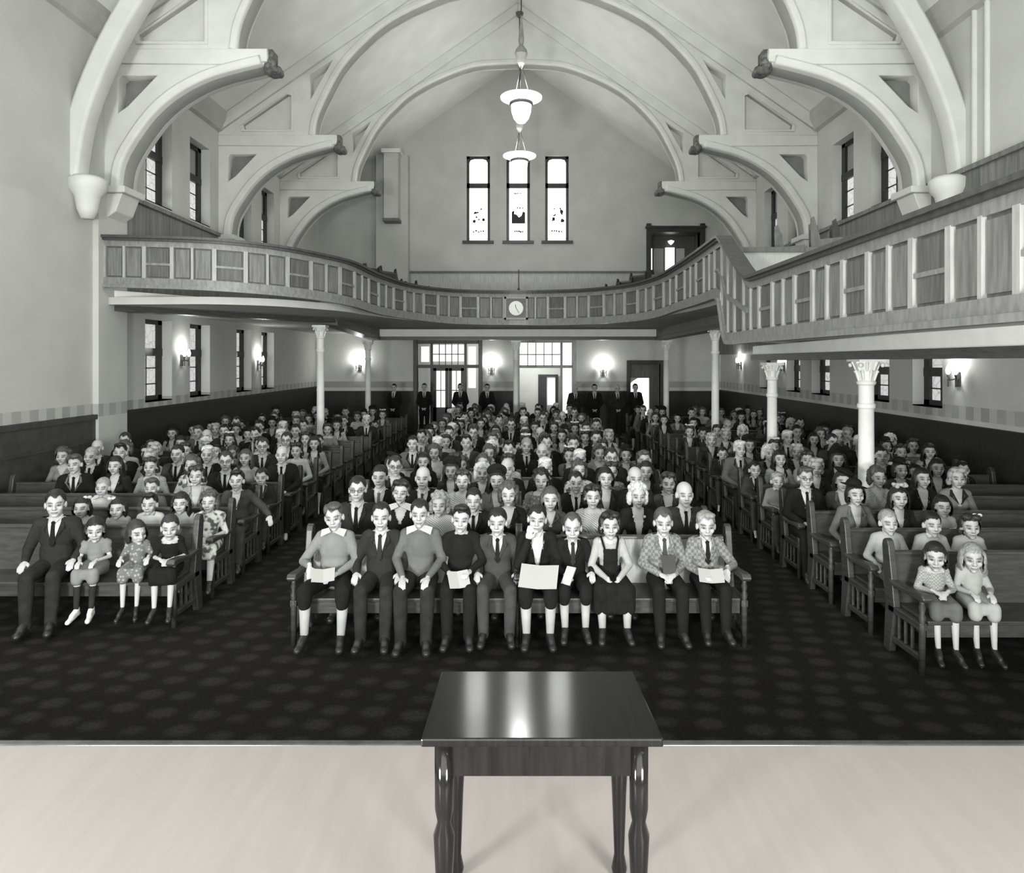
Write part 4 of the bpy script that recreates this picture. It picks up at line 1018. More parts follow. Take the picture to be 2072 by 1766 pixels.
    def hair(s, style):
        v = MB(); he = s.he; hl = s.k.get('hairline', .062)
        if style == 'bald':
            he(v, (0, .03, .0), (.083, .088, .045))
        else:
            he(v, (0, .022, .040), (.084, .102, .093))
        sideburn = -.01
        if style == 'quiff': he(v, (.01, -.045, .112), (.058, .045, .026)); he(v, (-.03, -.03, .105), (.04, .05, .025))
        if style == 'part': he(v, (.02, -.04, .100), (.055, .05, .028)); he(v, (-.055, .0, .07), (.03, .06, .05))
        if style == 'roll':       # swept up waves above the brow, short at the neck
            for sd in (-1, 1): he(v, (sd * .04, -.045, .100), (.045, .04, .034)); he(v, (sd * .078, .0, .03), (.022, .05, .06)); he(v, (sd * .07, .05, -.05), (.03, .04, .05))
            he(v, (0, .07, -.03), (.07, .045, .07))
        if style == 'bob':
            for sd in (-1, 1): he(v, (sd * .080, .005, -.02), (.024, .055, .085))
            he(v, (0, .07, -.02), (.08, .05, .09)); sideburn = -.2
        if style == 'long':
            for sd in (-1, 1): he(v, (sd * .082, .01, -.04), (.028, .055, .11)); he(v, (sd * .085, .03, -.12), (.036, .05, .07))
            he(v, (0, .07, -.08), (.085, .05, .13)); sideburn = -.3
        if style == 'curly':
            rr = s.rnd
            for q in range(46):
                a = rr.uniform(0, 2 * math.pi); t = rr.uniform(-.6, 1.3); c = (.088 * math.cos(a) * math.cos(t), .02 + .10 * math.sin(a) * math.cos(t), .035 + .095 * math.sin(t))
                if c[1] < -.03 and c[2] < hl + .01: continue
                he(v, c, (.024, .024, .022))
            for sd in (-1, 1): he(v, (sd * .082, .03, -.03), (.03, .05, .07))
        if style == 'bun': he(v, (0, .05, .135), (.04, .04, .03))
        def post(me):
            def fn(V):
                L = s.loc(V); x, y, z = L[:, 0], L[:, 1], L[:, 2]; ax = np.abs(x)
                line = hl - 6.0 * np.clip(ax - .03, 0, 1) ** 2 * 3 + (.012 * np.exp(-((ax - .038) / .014) ** 2) + .006 * np.sin(x * 90 + s.rnd.random() * 6)) * (style in ('short', 'quiff', 'part', 'roll', 'curly'))
                k = (y < -.030) & (z < line) & (ax < .075)
                if style in ('short', 'quiff', 'part', 'bald'): k |= (z < -.012) & (y < .035) | (z < -.062) | ((z < .03) & (y < .0) & (z < .03 - (0 - y) * .2) & (y < -.02))
                elif style == 'bun' or style == 'roll': k |= (z < -.09) | ((z < -.01) & (y < -.02))
                else: k |= (z < line) & (y < -.046)
                if style == 'bald': k |= (z > .03) & (ax < .2)
                return k
            V = verts(me)
            amp = {'curly': .008, 'roll': .005, 'long': .004, 'quiff': .004}.get(style, .0025)
            for i in range(len(V)):
                p = Vector(V[i]) * (55 if style in ('curly', 'roll') else 40); V[i] += np.array(noise.noise_vector(p)) * amp
            me.vertices.foreach_set('co', V.astype(np.float32).ravel())
            cull(me, fn)
        return remeshed(v, 'hair', max(s.vox, .007), 1, HAIR[s.k.get('hair', 'dark')], post)
    def hat(s, style):
        v = MB(); he = s.he
        if style == 'brim': he(v, (0, .03, .085), (.135, .135, .010), Matrix.Rotation(R(10), 3, 'Y')); he(v, (0, .035, .11), (.078, .085, .055))
        elif style == 'beret': he(v, (.02, .02, .115), (.115, .12, .035), Matrix.Rotation(R(18), 3, 'Y'))
        elif style == 'halo': he(v, (0, .05, .10), (.12, .03, .085)); he(v, (0, .03, .09), (.085, .09, .05))
        else:
            rr = s.rnd
            for q in range(12): he(v, (rr.uniform(-.07, .07), rr.uniform(-.05, .03), .125 + rr.uniform(-.01, .02)), (.024, .024, .02))
        return remeshed(v, 'hat', .009, 1, s.k.get('hatm', CL['black']))
    def build(s):
        """returns [(part name, mesh)], the body first"""
        k = s.k; out = [('person', s.body())]; vx = max(s.vox * 1.15, .009); S = s.S; up = .49 if s.stand else 0
        if k.get('style', 'short'): out.append(('hair', s.hair(k.get('style', 'short'))))
        top = k.get('top', 'suit'); tm = CL[k.get('topc', 'black')]; bc = CL[k.get('botc', k.get('topc', 'black'))]
        neck = s.j['neck']; fy = s.j['chest'].y - .105 * S
        g = .020 if top == 'suit' else .013
        def vneck(z_ap, wtop, extra=.010):
            za = s.P(0, 0, z_ap + up).z; zt_ = s.P(0, 0, 1.06 + up).z
            return lambda V: ((np.abs(V[:, 0] - s.j['chest'].x) < extra + (V[:, 2] - za) / (zt_ - za) * wtop) & (V[:, 2] > za) & (V[:, 1] < s.j['neck'].y + .01)) | ((V[:, 2] > neck.z + .035 * S) & (np.abs(V[:, 0] - neck.x) < .12 * S))
        v = MB()
        if top in ('suit', 'coat', 'cardigan'):
            s.torso(v, g); s.arms(v, g - .003)
            m = remeshed(v, 'jacket', vx, 2, tm, lambda me: cull(me, vneck(k.get('vz', .80), k.get('vw', .062))))
            out.append(('jacket', m))
            v = MB(); v.ell(s.j['chest'], (.13 * S + .011, .105 * S + .010, .17 * S + .010), n=20, m=12); v.ell(s.P(0, .005, .99 + up), (.09 * S, .075 * S + .008, .06 * S))
            if s.fem:
                for sd in (-1, 1): v.ell(s.P(sd * .05, -.052, .87 + up), (.045 * S + .006, .05 * S + .006, .055 * S + .006))
            sm_ = CL[k.get('shirt', 'white')]
            zc = s.P(0, 0, 1.0 + up).z
            m = remeshed(v, 'shirt', vx, 1, sm_, (lambda me: cull(me, lambda V: (V[:, 2] > zc - .06 * S) & (np.abs(V[:, 0]) < .05 * S) & (V[:, 1] < 0))) if s.fem else None)
            out.append(('shirt', m))
            if not s.fem:
                v = MB()
                for sd in (-1, 1): v.cap(neck + Vector((sd * .048 * S, -.012 * S, .040 * S)), .016, neck + Vector((sd * .020 * S, -.066 * S, -.004 * S)), .013, 8)
                v.cap(neck + Vector((-.048 * S, .0, .045 * S)), .014, neck + Vector((.048 * S, .0, .045 * S)), .014, 8)
                out.append(('collar', v.mesh('collar', sm_, True)))
                if k.get('tie', 'black'):
                    v = MB(); fy2 = fy - .018
                    v.ell(neck + Vector((0, -.090 * S, -.018 * S)), (.019, .015, .019), n=8, m=6)
                    a = neck + Vector((0, -.092 * S, -.03 * S)); b = Vector((s.j['chest'].x, fy2 - .012, s.P(0, 0, .80 + up).z))
                    v.add([(a.x - .013, a.y - .012, a.z), (a.x + .013, a.y - .012, a.z), (b.x + .024, b.y - .004, b.z), (b.x, b.y - .004, b.z - .03), (b.x - .024, b.y - .004, b.z),
                           (a.x - .010, a.y + .01, a.z), (a.x + .010, a.y + .01, a.z), (b.x + .024, b.y + .02, b.z), (b.x, b.y + .02, b.z - .03), (b.x - .024, b.y + .02, b.z)],
                          [(0, 1, 2, 3, 4), (9, 8, 7, 6, 5), (0, 5, 6, 1), (1, 6, 7, 2), (2, 7, 8, 3), (3, 8, 9, 4), (4, 9, 5, 0)])
                    out.append(('necktie', v.mesh('necktie', CL[k.get('tie', 'black')], False)))
            if k.get('lapel', True):
                v = MB(); za = s.P(0, 0, k.get('vz', .80) + up).z
                for sd in (-1, 1):
                    a = neck + Vector((sd * .075 * S, -.045 * S, .01 * S)); b = Vector((s.j['chest'].x + sd * .014, fy - .026, za + .02))
                    mid = a.lerp(b, .38) + Vector((sd * .040 * S, -.020 * S, 0))
                    v.cap(a, .014, mid, .017, 8, .4); v.cap(mid, .017, b, .008, 8, .4)
                    v.cap(a, .012, a.lerp(b, .9) + Vector((sd * .006, -.01, 0)), .008, 8, .5)
                out.append(('lapels', v.mesh('lapels', tm, True)))
        elif top in ('sweater', 'shirt', 'blouse', 'dress', 'zip'):
            s.torso(v, g, True); s.arms(v, g - .004, k.get('sleeve', 'wrist'), 1.0)
            if top == 'zip': v.cap(s.P(-.05, -.06, 1.03 + up), .02, s.P(.05, -.06, 1.03 + up), .02)
            if top == 'dress' and k.get('puff', False):
                for sd in (-1, 1): v.ell(s.j['sh', sd] + Vector((sd * .02, 0, -.01)), (.07 * S, .065 * S, .07 * S))
            zt_ = neck.z + .018 * S; sc = k.get('scoop', .0)
            fn = (lambda V: (V[:, 2] > zt_ - sc * (V[:, 1] < neck.y)) & (np.abs(V[:, 0] - neck.x) < (.085 if sc else .07) * S + sc * .4)) if not k.get('vee') else vneck(k['vee'], .075, .004)
            out.append(({'dress': 'dress_top', 'zip': 'jacket'}.get(top, top), remeshed(v, top, vx, 2, tm, lambda me: cull(me, fn))))
            if k.get('collar'):
                v = MB(); cw_ = 1.25 if k['collar'] == 'wide' else .8
                for sd in (-1, 1):
                    a = neck + Vector((sd * .05 * S, -.01, .035 * S)); b = neck + Vector((sd * .012, -.075 * S, .005 * S)); c = neck + Vector((sd * .095 * S * cw_, -.075 * S, -.035 * S * cw_)); d = neck + Vector((sd * .105 * S * cw_, .005, .01 * S))
                    up_ = Vector((0, -.022, .018)); n0 = [p + up_ for p in (a, b, c, d)]; n1 = [p + up_ * 1.35 for p in (a, b, c, d)]
                    v.add(n0 + n1, [(0, 1, 2, 3), (7, 6, 5, 4), (0, 4, 5, 1), (1, 5, 6, 2), (2, 6, 7, 3), (3, 7, 4, 0)])
                out.append(('collar', v.mesh('collar', CL['white'], False)))
        elif top == 'pinafore':
            s.torso(v, .010, True); s.arms(v, .010, 'wrist'); zt_ = s.P(0, 0, 1.0).z
            out.append(('blouse', remeshed(v, 'blouse', vx, 2, CL['light'], lambda me: cull(me, lambda V: (V[:, 2] > zt_ + .0) & (np.abs(V[:, 0]) < .13 * S)))))
            v = MB(); v.ell(s.j['chest'] + Vector((0, 0, -.02)), (.14 * S + .012, .105 * S + .026, .22 * S), n=20, m=12); v.ell(s.j['belly'], (.12 * S + .02, .105 * S + .024, .17 * S))
            zb2 = s.P(0, 0, .945).z; zb1 = s.j['belly'].z + .06 * S
            out.append(('bodice', remeshed(v, 'bodice', .008, 1, CL['black'], lambda me: cull(me, lambda V: (V[:, 2] > zb2) | ((V[:, 2] > zb1) & (np.abs(V[:, 0]) > .088 * S))))))
            v = MB()
            for sd in (-1, 1):
                v.cap(s.P(sd * .075, -.108, .95), .010, s.P(sd * .10, -.05, 1.045), .010, 8); v.cap(s.P(sd * .10, -.05, 1.045), .010, s.P(sd * .10, .03, 1.05), .010, 8)
            out.append(('straps', v.mesh('straps', CL['black'], True)))
        bot = k.get('bottom', 'trousers' if not s.fem else 'skirt')
        v = MB()
        if bot == 'trousers':
            for sd in (-1, 1): a = s.j['ankle', sd]; v.cap(a + Vector((0, .01, .06)), .056 * S, a + Vector((0, .01, -.018)), .060 * S)
            s.legs(v, .016); v.ell(s.j['pelvis'], (.165 * S + .014, .125 * S + .014, .10 * S + .01))
        elif bot in ('breeches', 'shorts'):
            s.legs(v, .020, 'knee'); v.ell(s.j['pelvis'], (.165 * S + .014, .125 * S + .014, .10 * S + .01))
            if bot == 'breeches':
                for sd in (-1, 1): v.cap(s.j['knee', sd], .07 * S, s.j['knee', sd].lerp(s.j['ankle', sd], .30), .062 * S)
        elif bot == 'skirt':
            s.legs(v, .022, 'knee'); ks = [s.j['knee', -1], s.j['knee', 1]]; mid = (ks[0] + ks[1]) / 2; hp = s.j['pelvis']
            for t in (-.5, -.25, 0, .25, .5): v.cap(hp + Vector((t * .12, 0, -.005)), .085 * S, mid + (ks[1] - ks[0]) * t, .070 * S)
            v.ell(hp, (.17 * S + .014, .13 * S + .014, .10 * S + .01))
            dr = k.get('drop', .30)
            for t in (-.6, -.4, -.2, 0, .2, .4, .6):
                c = mid + (ks[1] - ks[0]) * t; v.cap(c, .066 * S, c + Vector((0, -.012, -dr * .44 * S)), .060 * S)
        out.append((bot, remeshed(v, bot, vx, 2, bc)))
        if k.get('socks') or bot in ('breeches', 'shorts'):
            for sd in (-1, 1):
                v = MB(); kk, a = s.j['knee', sd], s.j['ankle', sd]; v.cap(kk.lerp(a, .38) + Vector((0, .012, 0)), .056 * S, a, .038 * S)
                out.append(('sock', v.mesh('sock', CL[k.get('socks', 'light')], True)))
        for sd in (-1, 1):
            v = MB(); a, t = s.j['ankle', sd], s.j['toe', sd]; v.cap(a + Vector((0, .03, -.035)), .044 * S, t + Vector((0, 0, .008)), .043 * S, 10, .9); v.cap(a + Vector((0, -.01, -.005)), .044 * S, a.lerp(t, .55) + Vector((0, 0, .012)), .040 * S); v.cap(a + Vector((0, .012, .02)), .046 * S, a + Vector((0, .01, -.03)), .046 * S)
            out.append(('shoe', remeshed(v, 'shoe', .011, 1, SHOE_W if k.get('shoes') == 'white' else SHOE)))
        if k.get('glasses'):
            v = MB()
            for sd in (-1, 1):
                ring = [s.H(sd * .032 + .020 * math.cos(a), -.099, .0 + .017 * math.sin(a)) for a in [2 * math.pi * q / 12 for q in range(12)]]
                for q in range(12): v.cap(ring[q], .0028, ring[(q + 1) % 12], .0028, 5)
                v.cap(s.H(sd * .052, -.097, .006), .0026, s.H(sd * .082, .0, .006), .0026, 5)
            v.cap(s.H(-.013, -.10, .004), .0028, s.H(.013, -.10, .004), .0028, 5)
            out.append(('spectacles', v.mesh('spectacles', IRON, True)))
        if k.get('hat'): out.append(('hat', s.hat(k['hat'])))
        if k.get('bow'):
            v = MB()
            for sd in (-1, 1): s.he(v, (k['bow'] * .06 + sd * .022, -.01, .118), (.024, .012, .018))
            out.append(('hair_bow', v.mesh('hair_bow', CL['white'], True)))
        if k.get('brooch'):
            v = MB()
            for sd in (-1, 1): v.ell(s.P(sd * .06, -.125, .985), (.015, .008, .015), n=8, m=6)
            out.append(('brooches', v.mesh('brooches', CL['white'], True)))
        return out
def place(parts, loc, rz=0, label='', group=None, mats=None, skip=()):
    root = bpy.data.objects.new('person', parts[0][1]); COL.objects.link(root); root.location = loc; root.rotation_euler = (0, 0, rz)
    tag(root, label, 'person', group, 'thing')
    for nm, me in parts[1:]:
        if nm in skip: continue
        c = bpy.data.objects.new(nm, me); COL.objects.link(c); c.parent = root
        if mats and nm in mats: c.material_slots[0].link = 'OBJECT'; c.material_slots[0].material = mats[nm]
    return root
def solo(x, y, label, rz=0, group=None, z=0, **k):
    k.setdefault('vox', .0085); k.setdefault('bvox', .0062)
    f = Fig(**k); parts = f.build(); return place(parts, (x, y, z), R(rz), label, group), f

def row_label(what, blk, k, n):
    return '%s, %s %s, %s from left' % (what, ORD[k], blk, ORD[n])
# ---------------- front centre row: ten children
g0 = 'children on the front centre pew'
FR = [
    (-1.72, dict(kind='boy', eye=1.12, top='sweater', topc='grey', bottom='breeches', botc='black', style='part', hair='brown', collar='wide', arms=('rest', 'lap'), knees=.19, turn=(4, 3, -6)), 'boy in grey sweater with wide white collar, elbow on the arm of the front pew'),
    (-1.28, dict(kind='boy', eye=1.12, top='suit', topc='charcoal', style='short', hair='black', hairline=.075, arms='side', knees=.13, turn=(6, 0, 0), tie='charcoal'), 'boy in dark suit and tie, second from the left on the front pew'),
    (-.92, dict(kind='boy', eye=1.15, top='zip', topc='mid', botc='charcoal', style='short', hair='black', collar='wide', arms='knees', knees=.13, turn=(4, 0, 0), skin=.38), 'boy in grey jacket with open pointed white collar and hands together'),
    (-.53, dict(kind='boy', eye=1.10, top='sweater', topc='black', style='quiff', hair='black', arms='hold', botc='black', knees=.12, turn=(0, 0, 3)), 'boy in plain black sweater holding a folded sheet on his lap'),
    (-.19, dict(kind='boy', eye=1.07, top='suit', topc='dark', botc='dark', style='short', hair='black', arms='side', knees=.15, turn=(-5, 0, 0), tie='black'), 'boy in dark checked suit, fifth from the left, hands beside him'),
    (.18, dict(kind='boy', eye=1.10, top='suit', topc='black', style='short', hair='black', arms=('face', 'hold'), bottom='breeches', socks='light', vz=.70, tie='', knees=.13, turn=(-3, 0, 4)), 'boy in black suit leaning his cheek on his hand above a large open sheet'),
    (.51, dict(kind='boy', eye=1.02, top='suit', topc='black', style='short', hair='brown', hairline=.08, arms=('hold', 'side'), bottom='breeches', knees=.13, turn=(-4, 4, 0), tie='charcoal'), 'smaller boy in black suit with papers, seventh from the left on the front pew'),
    (.86, dict(kind='girl', eye=1.04, top='pinafore', botc='black', style='roll', hair='black', arms='low', knees=.15, drop=.5, turn=(0, 0, 0), socks='light'), 'girl in black pinafore over pale blouse with clasped hands on the front pew'),
    (1.36, dict(kind='boy', eye=1.07, top='suit', topc='plaid', botc='black', style='short', hair='brown', arms='lap', knees=.13, turn=(-5, 3, 0), tie='dark'), 'boy in checked pale jacket and dark tie, ninth on the front pew'),
    (1.76, dict(kind='boy', eye=1.04, top='suit', topc='plaid', botc='black', style='part', hair='fair', arms=('hold', 'rest'), knees=.12, turn=(-6, 2, 0), tie='black'), 'fair-haired boy in pale jacket resting his arm on the pew end'),
]
figs = {}
for i, (x, kw, lab) in enumerate(FR):
    o, f = solo(x, C0, lab, group=g0, seed=i + 5, z=.0, **kw); figs['f%d' % i] = (o, f)
# ---------------- second and third centre rows
R1 = [
    (-1.70, dict(kind='man', eye=1.22, topc='charcoal', style='short', hair='black', glasses=True, turn=(6, 0, 0)), 'tall man with spectacles in dark suit behind the sweater boy'),
    (-1.24, dict(kind='woman', eye=1.19, top='dress', topc='black', vee=.88, style='roll', hair='black', collar='wide', turn=(0, 0, 5)), 'woman with swept-up dark hair and deep white collar, second centre row'),
    (-.83, dict(kind='boy', eye=1.06, top='shirt', topc='stripe', style='curly', hair='fair', botc='mid'), 'fair curly-haired child in striped top, second centre row'),
    (-.47, dict(kind='man', eye=1.10, topc='black', style='short', hair='black', hs=1.03), 'young man in black suit behind the boys, second centre row'),
    (-.10, dict(kind='woman', eye=1.17, top='coat', topc='black', style='curly', hair='brown', shirt='light', vz=.86, botc='black'), 'light brown-haired woman in black coat open at the neck, second centre row'),
    (.34, dict(kind='woman', eye=1.12, top='coat', topc='dark', style='long', hair='brown', botc='dark', vz=.9), 'woman with long loose brown hair in dark coat, second centre row'),
    (.79, dict(kind='woman', eye=1.14, top='blouse', topc='stripe', style='roll', hair='black', scoop=.03), 'dark-haired woman in pale striped blouse, second centre row'),
    (1.27, dict(kind='woman', eye=1.15, top='coat', topc='black', style='curly', hair='white', vz=.72, vw=.05, brooch=True, botc='black'), 'white-haired woman in black dress with long white front and two brooches'),
    (1.76, dict(kind='man', eye=1.17, topc='charcoal', style='bald', hair='grey', fat=.015), 'balding heavy-set man in dark suit at the right of the second centre row'),
]
R2 = [
    (-1.63, dict(kind='man', eye=1.21, topc='black', style='short', hair='black', tie='mid'), 'young man in black suit at the left end of the third centre row'),
    (-1.12, dict(kind='man', eye=1.20, topc='black', style='bald', hair='grey', tie='dark'), 'bald older man in black suit, third centre row'),
    (-.65, dict(kind='woman', eye=1.17, top='blouse', topc='stripe', style='roll', hair='dark', scoop=.03), 'woman in pale striped blouse with pinned dark hair, third centre row'),
    (-.25, dict(kind='woman', eye=1.17, top='coat', topc='mid', style='long', hair='black', hat='halo'), 'woman with dark hat framing her face, third centre row'),
    (.27, dict(kind='woman', eye=1.17, top='blouse', topc='print', style='curly', hair='black', scoop=.02), 'woman with thick black curls in printed blouse, third centre row'),
    (.68, dict(kind='boy', eye=1.15, topc='black', style='short', hair='black'), 'youth in black jacket, third centre row'),
    (1.03, dict(kind='woman', eye=1.20, top='coat', topc='charcoal', style='bob', hair='black', shirt='light'), 'woman with black hair in very dark open-necked coat, third centre row'),
    (1.38, dict(kind='man', eye=1.20, topc='charcoal', style='bald', hair='grey'), 'bald round-headed man in dark suit, third centre row'),
    (1.76, dict(kind='woman', eye=1.14, top='coat', topc='dark', style='roll', hair='dark', vz=.78), 'woman in dark jacket with pale front at the right of the third centre row'),
]
for r_, (lst, y) in enumerate(((R1, C0 + CP), (R2, C0 + 2 * CP))):
    for i, (x, kw, lab) in enumerate(lst):
        kw.setdefault('bvox', .0085); kw.setdefault('vox', .010)
        o, f = solo(x, y + random.uniform(-.02, .03), lab, group='adults in the second and third centre rows', seed=50 + 10 * r_ + i, **kw); figs['r%d%d' % (r_, i)] = (o, f)
# ---------------- nearest rows of the side blocks
SL = [
    (-4.60, L0 - .05, dict(kind='man', eye=1.16, topc='charcoal', style='short', hair='black', turn=(14, 0, 0), arms='side'), 'dark-haired man in black suit at the left edge of the front left pew', 14),
    (-4.20, L0 - .06, dict(kind='girl', eye=.90, top='dress', topc='grey', sleeve='short', botc='grey', style='bob', hair='black', arms='knees', socks='charcoal', shoes='white', puff=True, turn=(16, 4, 0), hs=1.0, collar='round', drop=.1), 'girl in grey dress and white shoes on the front left pew', 10),
    (-3.80, L0 - .04, dict(kind='girl', eye=.87, top='dress', topc='print', sleeve='elbow', botc='print', style='bob', hair='dark', arms='side', turn=(38, 6, 0), hs=1.0, drop=.1), 'small girl in pale printed dress looking across, front left pew', 14),
    (-3.47, L0 - .04, dict(kind='girl', eye=.92, top='dress', topc='black', sleeve='elbow', botc='black', style='short', hair='dark', arms='lap', turn=(10, 4, 0), hs=1.0, scoop=.05), 'child in black short-sleeved dress at the aisle end of the front left pew', 12),
    (-4.90, L0 + LP, dict(kind='girl', eye=.93, top='blouse', topc='white', botc='mid', style='bob', hair='black', bow=1), 'girl with white bow behind the man, second left row', 12),
    (-4.50, L0 + LP, dict(kind='girl', eye=.92, top='blouse', topc='light', botc='mid', style='bob', hair='black', bow=-1), 'girl with dark bobbed hair in pale blouse, second left row', 12),
    (-4.14, L0 + LP, dict(kind='boy', eye=.97, top='shirt', topc='white', botc='dark', style='quiff', hair='black', collar='round'), 'boy with dark hair in white shirt, second left row', 12),
    (-3.79, L0 + LP, dict(kind='girl', eye=.98, top='blouse', topc='light', botc='dark', style='long', hair='black'), 'girl with long black hair, second left row', 12),
    (-3.46, L0 + LP - .02, dict(kind='girl', eye=1.00, top='dress', topc='floral', botc='floral', sleeve='elbow', style='curly', hair='brown', puff=True, socks='white', drop=.2, turn=(0, 0, 0)), 'curly-haired girl in pale floral dress at the aisle end of the second left row', 10),
    (-5.17, L0 + 2 * LP, dict(kind='boy', eye=1.00, top='shirt', topc='white', botc='dark', style='short', hair='fair', collar='wide'), 'blond boy in white collar, third left row', 12),
    (-4.56, L0 + 2 * LP, dict(kind='boy', eye=1.00, top='sweater', topc='mid', botc='dark', style='part', hair='brown'), 'boy with brown hair in grey top, third left row', 12),
    (-4.00, L0 + 2 * LP, dict(kind='woman', eye=1.15, top='coat', topc='tweed', style='roll', hair='dark', botc='dark'), 'woman in pale tweed jacket, third left row', 10),
    (-3.50, L0 + 2 * LP, dict(kind='boy', eye=1.09, topc='dark', style='quiff', hair='black', tie='', arms=('lap', 'out')), 'youth in open dark jacket with his hand over the pew end, third left row', 10),
    (3.58, R0, dict(kind='girl', eye=.90, top='dress', topc='tweed', sleeve='wrist', botc='mid', style='bob', hair='black', arms='lap', turn=(-14, 4, 0), hs=1.0, scoop=.04, drop=.15), 'dark-haired girl in pale jacket on the nearest right pew', -12),
    (3.90, R0, dict(kind='girl', eye=.89, top='dress', topc='light', sleeve='wrist', botc='light', style='long', hair='fair', arms='knees', turn=(-10, 4, 0), hs=1.0, drop=.1), 'fair long-haired girl in pale coat on the nearest right pew', -12),
    (3.62, R0 + RP, dict(kind='boy', eye=1.00, top='shirt', topc='light', bottom='breeches', botc='mid', style='short', hair='fair', arms='side', socks='light'), 'fair child in pale shirt at the aisle end of the second right row', -8),
    (4.05, R0 + RP, dict(kind='boy', eye=.98, top='zip', topc='light', botc='dark', style='short', hair='black', collar='round'), 'dark-haired boy in pale jacket, second right row', -10),
    (4.42, R0 + RP, dict(kind='girl', eye=.96, top='dress', topc='light', botc='light', style='roll', hair='dark', bow=1), 'girl with white bow on top of dark hair, second right row', -14),
    (3.70, R0 + 2 * RP, dict(kind='woman', eye=1.12, top='coat', topc='mid', botc='mid', style='bob', hair='black', hat='brim', arms='side'), 'woman in grey coat and dark brimmed hat, third right row', -6),
    (4.18, R0 + 2 * RP, dict(kind='woman', eye=1.08, top='coat', topc='charcoal', botc='charcoal', style='long', hair='black', hat='flowers', hatm=CL['light']), 'woman with pale flowers on her dark hair, third right row', -10),
    (4.66, R0 + 2 * RP, dict(kind='girl', eye=.98, top='dress', topc='light', botc='light', style='bob', hair='black'), 'girl with dark fringe in pale dress, third right row', -14),
    (3.50, R0 + 3 * RP, dict(kind='man', eye=1.16, topc='black', style='part', hair='brown', glasses=True, arms=('lap', 'knees')), 'man with spectacles in black suit at the aisle, fourth right row', -6),
]
for i, (x, y, kw, lab, rz) in enumerate(SL):
    if i > 3 and not (13 <= i <= 14): kw.setdefault('bvox', .0085); kw.setdefault('vox', .010)
    o, f = solo(x, y, lab, rz=rz, group='nearest rows of the side blocks', seed=80 + i, **kw); figs['s%d' % i] = (o, f)

# ---------------- repeated figures for all the other rows
TK = {
    'm1': (dict(kind='man', eye=1.20, topc='black', style='short', hair='black'), 'dark-haired man in %s suit', 'jacket'),
    'm2': (dict(kind='man', eye=1.21, topc='charcoal', style='short', hair='dark', glasses=True, turn=(5, 0, 0)), 'man with spectacles in %s suit', 'jacket'),
    'm3': (dict(kind='man', eye=1.18, topc='black', style='bald', hair='grey', turn=(-4, 0, 0)), 'bald man in %s suit', 'jacket'),
    'm4': (dict(kind='man', eye=1.19, topc='charcoal', style='part', hair='white', turn=(8, 0, 3)), 'white-haired man in %s suit', 'jacket'),
    'm5': (dict(kind='man', eye=1.17, topc='mid', style='part', hair='brown', turn=(-8, 0, -4)), 'brown-haired man in %s jacket', 'jacket'),
    'm6': (dict(kind='man', eye=1.22, topc='dark', style='quiff', hair='black', tie='mid', skin=.38), 'man with wavy dark hair in %s jacket', 'jacket'),
    'm7': (dict(kind='man', eye=1.16, topc='black', style='short', hair='grey', fat=.02, turn=(0, 0, 4)), 'grey-haired stout man in %s suit', 'jacket'),
    'w1': (dict(kind='woman', eye=1.15, top='coat', topc='black', style='long', hair='black', botc='black'), 'woman with long black hair in %s coat', 'jacket'),
    'w2': (dict(kind='woman', eye=1.14, top='blouse', topc='white', style='roll', hair='dark', scoop=.03, botc='dark'), 'woman with rolled dark hair in %s blouse', 'blouse'),
    'w3': (dict(kind='woman', eye=1.16, top='dress', topc='print', style='curly', hair='brown', vee=.92, botc='print'), 'curly-haired woman in %s dress', 'dress_top'),
    'w4': (dict(kind='woman', eye=1.13, top='coat', topc='dark', style='bob', hair='dark', hat='brim', turn=(6, 0, 0)), 'woman in dark brimmed hat and %s coat', 'jacket'),
    'w5': (dict(kind='woman', eye=1.15, top='coat', topc='charcoal', style='roll', hair='grey', turn=(-6, 0, 0), vz=.86), 'grey-haired woman in %s coat', 'jacket'),
    'w6': (dict(kind='woman', eye=1.12, top='coat', topc='mid', style='bob', hair='black', hat='beret', turn=(0, 0, 4)), 'woman in tilted black hat and %s coat', 'jacket'),
    'w7': (dict(kind='woman', eye=1.14, top='dress', topc='floral', style='long', hair='brown', scoop=.03, botc='floral'), 'woman with long brown hair in %s dress', 'dress_top'),
    'w8': (dict(kind='woman', eye=1.13, top='coat', topc='black', style='curly', hair='white', vz=.84, botc='black', turn=(5, 0, 0)), 'white-haired woman in %s coat', 'jacket'),
    'w9': (dict(kind='woman', eye=1.15, top='coat', topc='black', style='long', hair='dark', hat='halo', botc='black'), 'woman in upright black hat and %s coat', 'jacket'),
    'w10': (dict(kind='woman', eye=1.12, top='coat', topc='dark', style='roll', hair='dark', hat='flowers', hatm=CL['white'], botc='dark'), 'woman with white hair flowers and %s coat', 'jacket'),
    'b1': (dict(kind='boy', eye=.99, top='suit', topc='dark', style='short', hair='black', hs=1.03), 'boy in %s jacket', 'jacket'),
    'b2': (dict(kind='boy', eye=.97, top='sweater', topc='mid', style='part', hair='fair', collar='round', botc='dark'), 'fair-haired boy in %s sweater', 'sweater'),
    'g1': (dict(kind='girl', eye=.96, top='dress', topc='light', style='bob', hair='black', botc='light', bow=1), 'girl with white bow in %s dress', 'dress_top'),
    'g2': (dict(kind='girl', eye=.98, top='dress', topc='print', style='curly', hair='brown', botc='print'), 'curly-haired girl in %s dress', 'dress_top'),
}
TPL = {k: Fig(vox=.012, bvox=.0095, seed=i, **v[0]).build() for i, (k, v) in enumerate(TK.items())}
DARKS = ['black', 'charcoal', 'dark', 'mid']; LIGHTS = ['light', 'white', 'print', 'floral', 'grey', 'tweed', 'stripe']
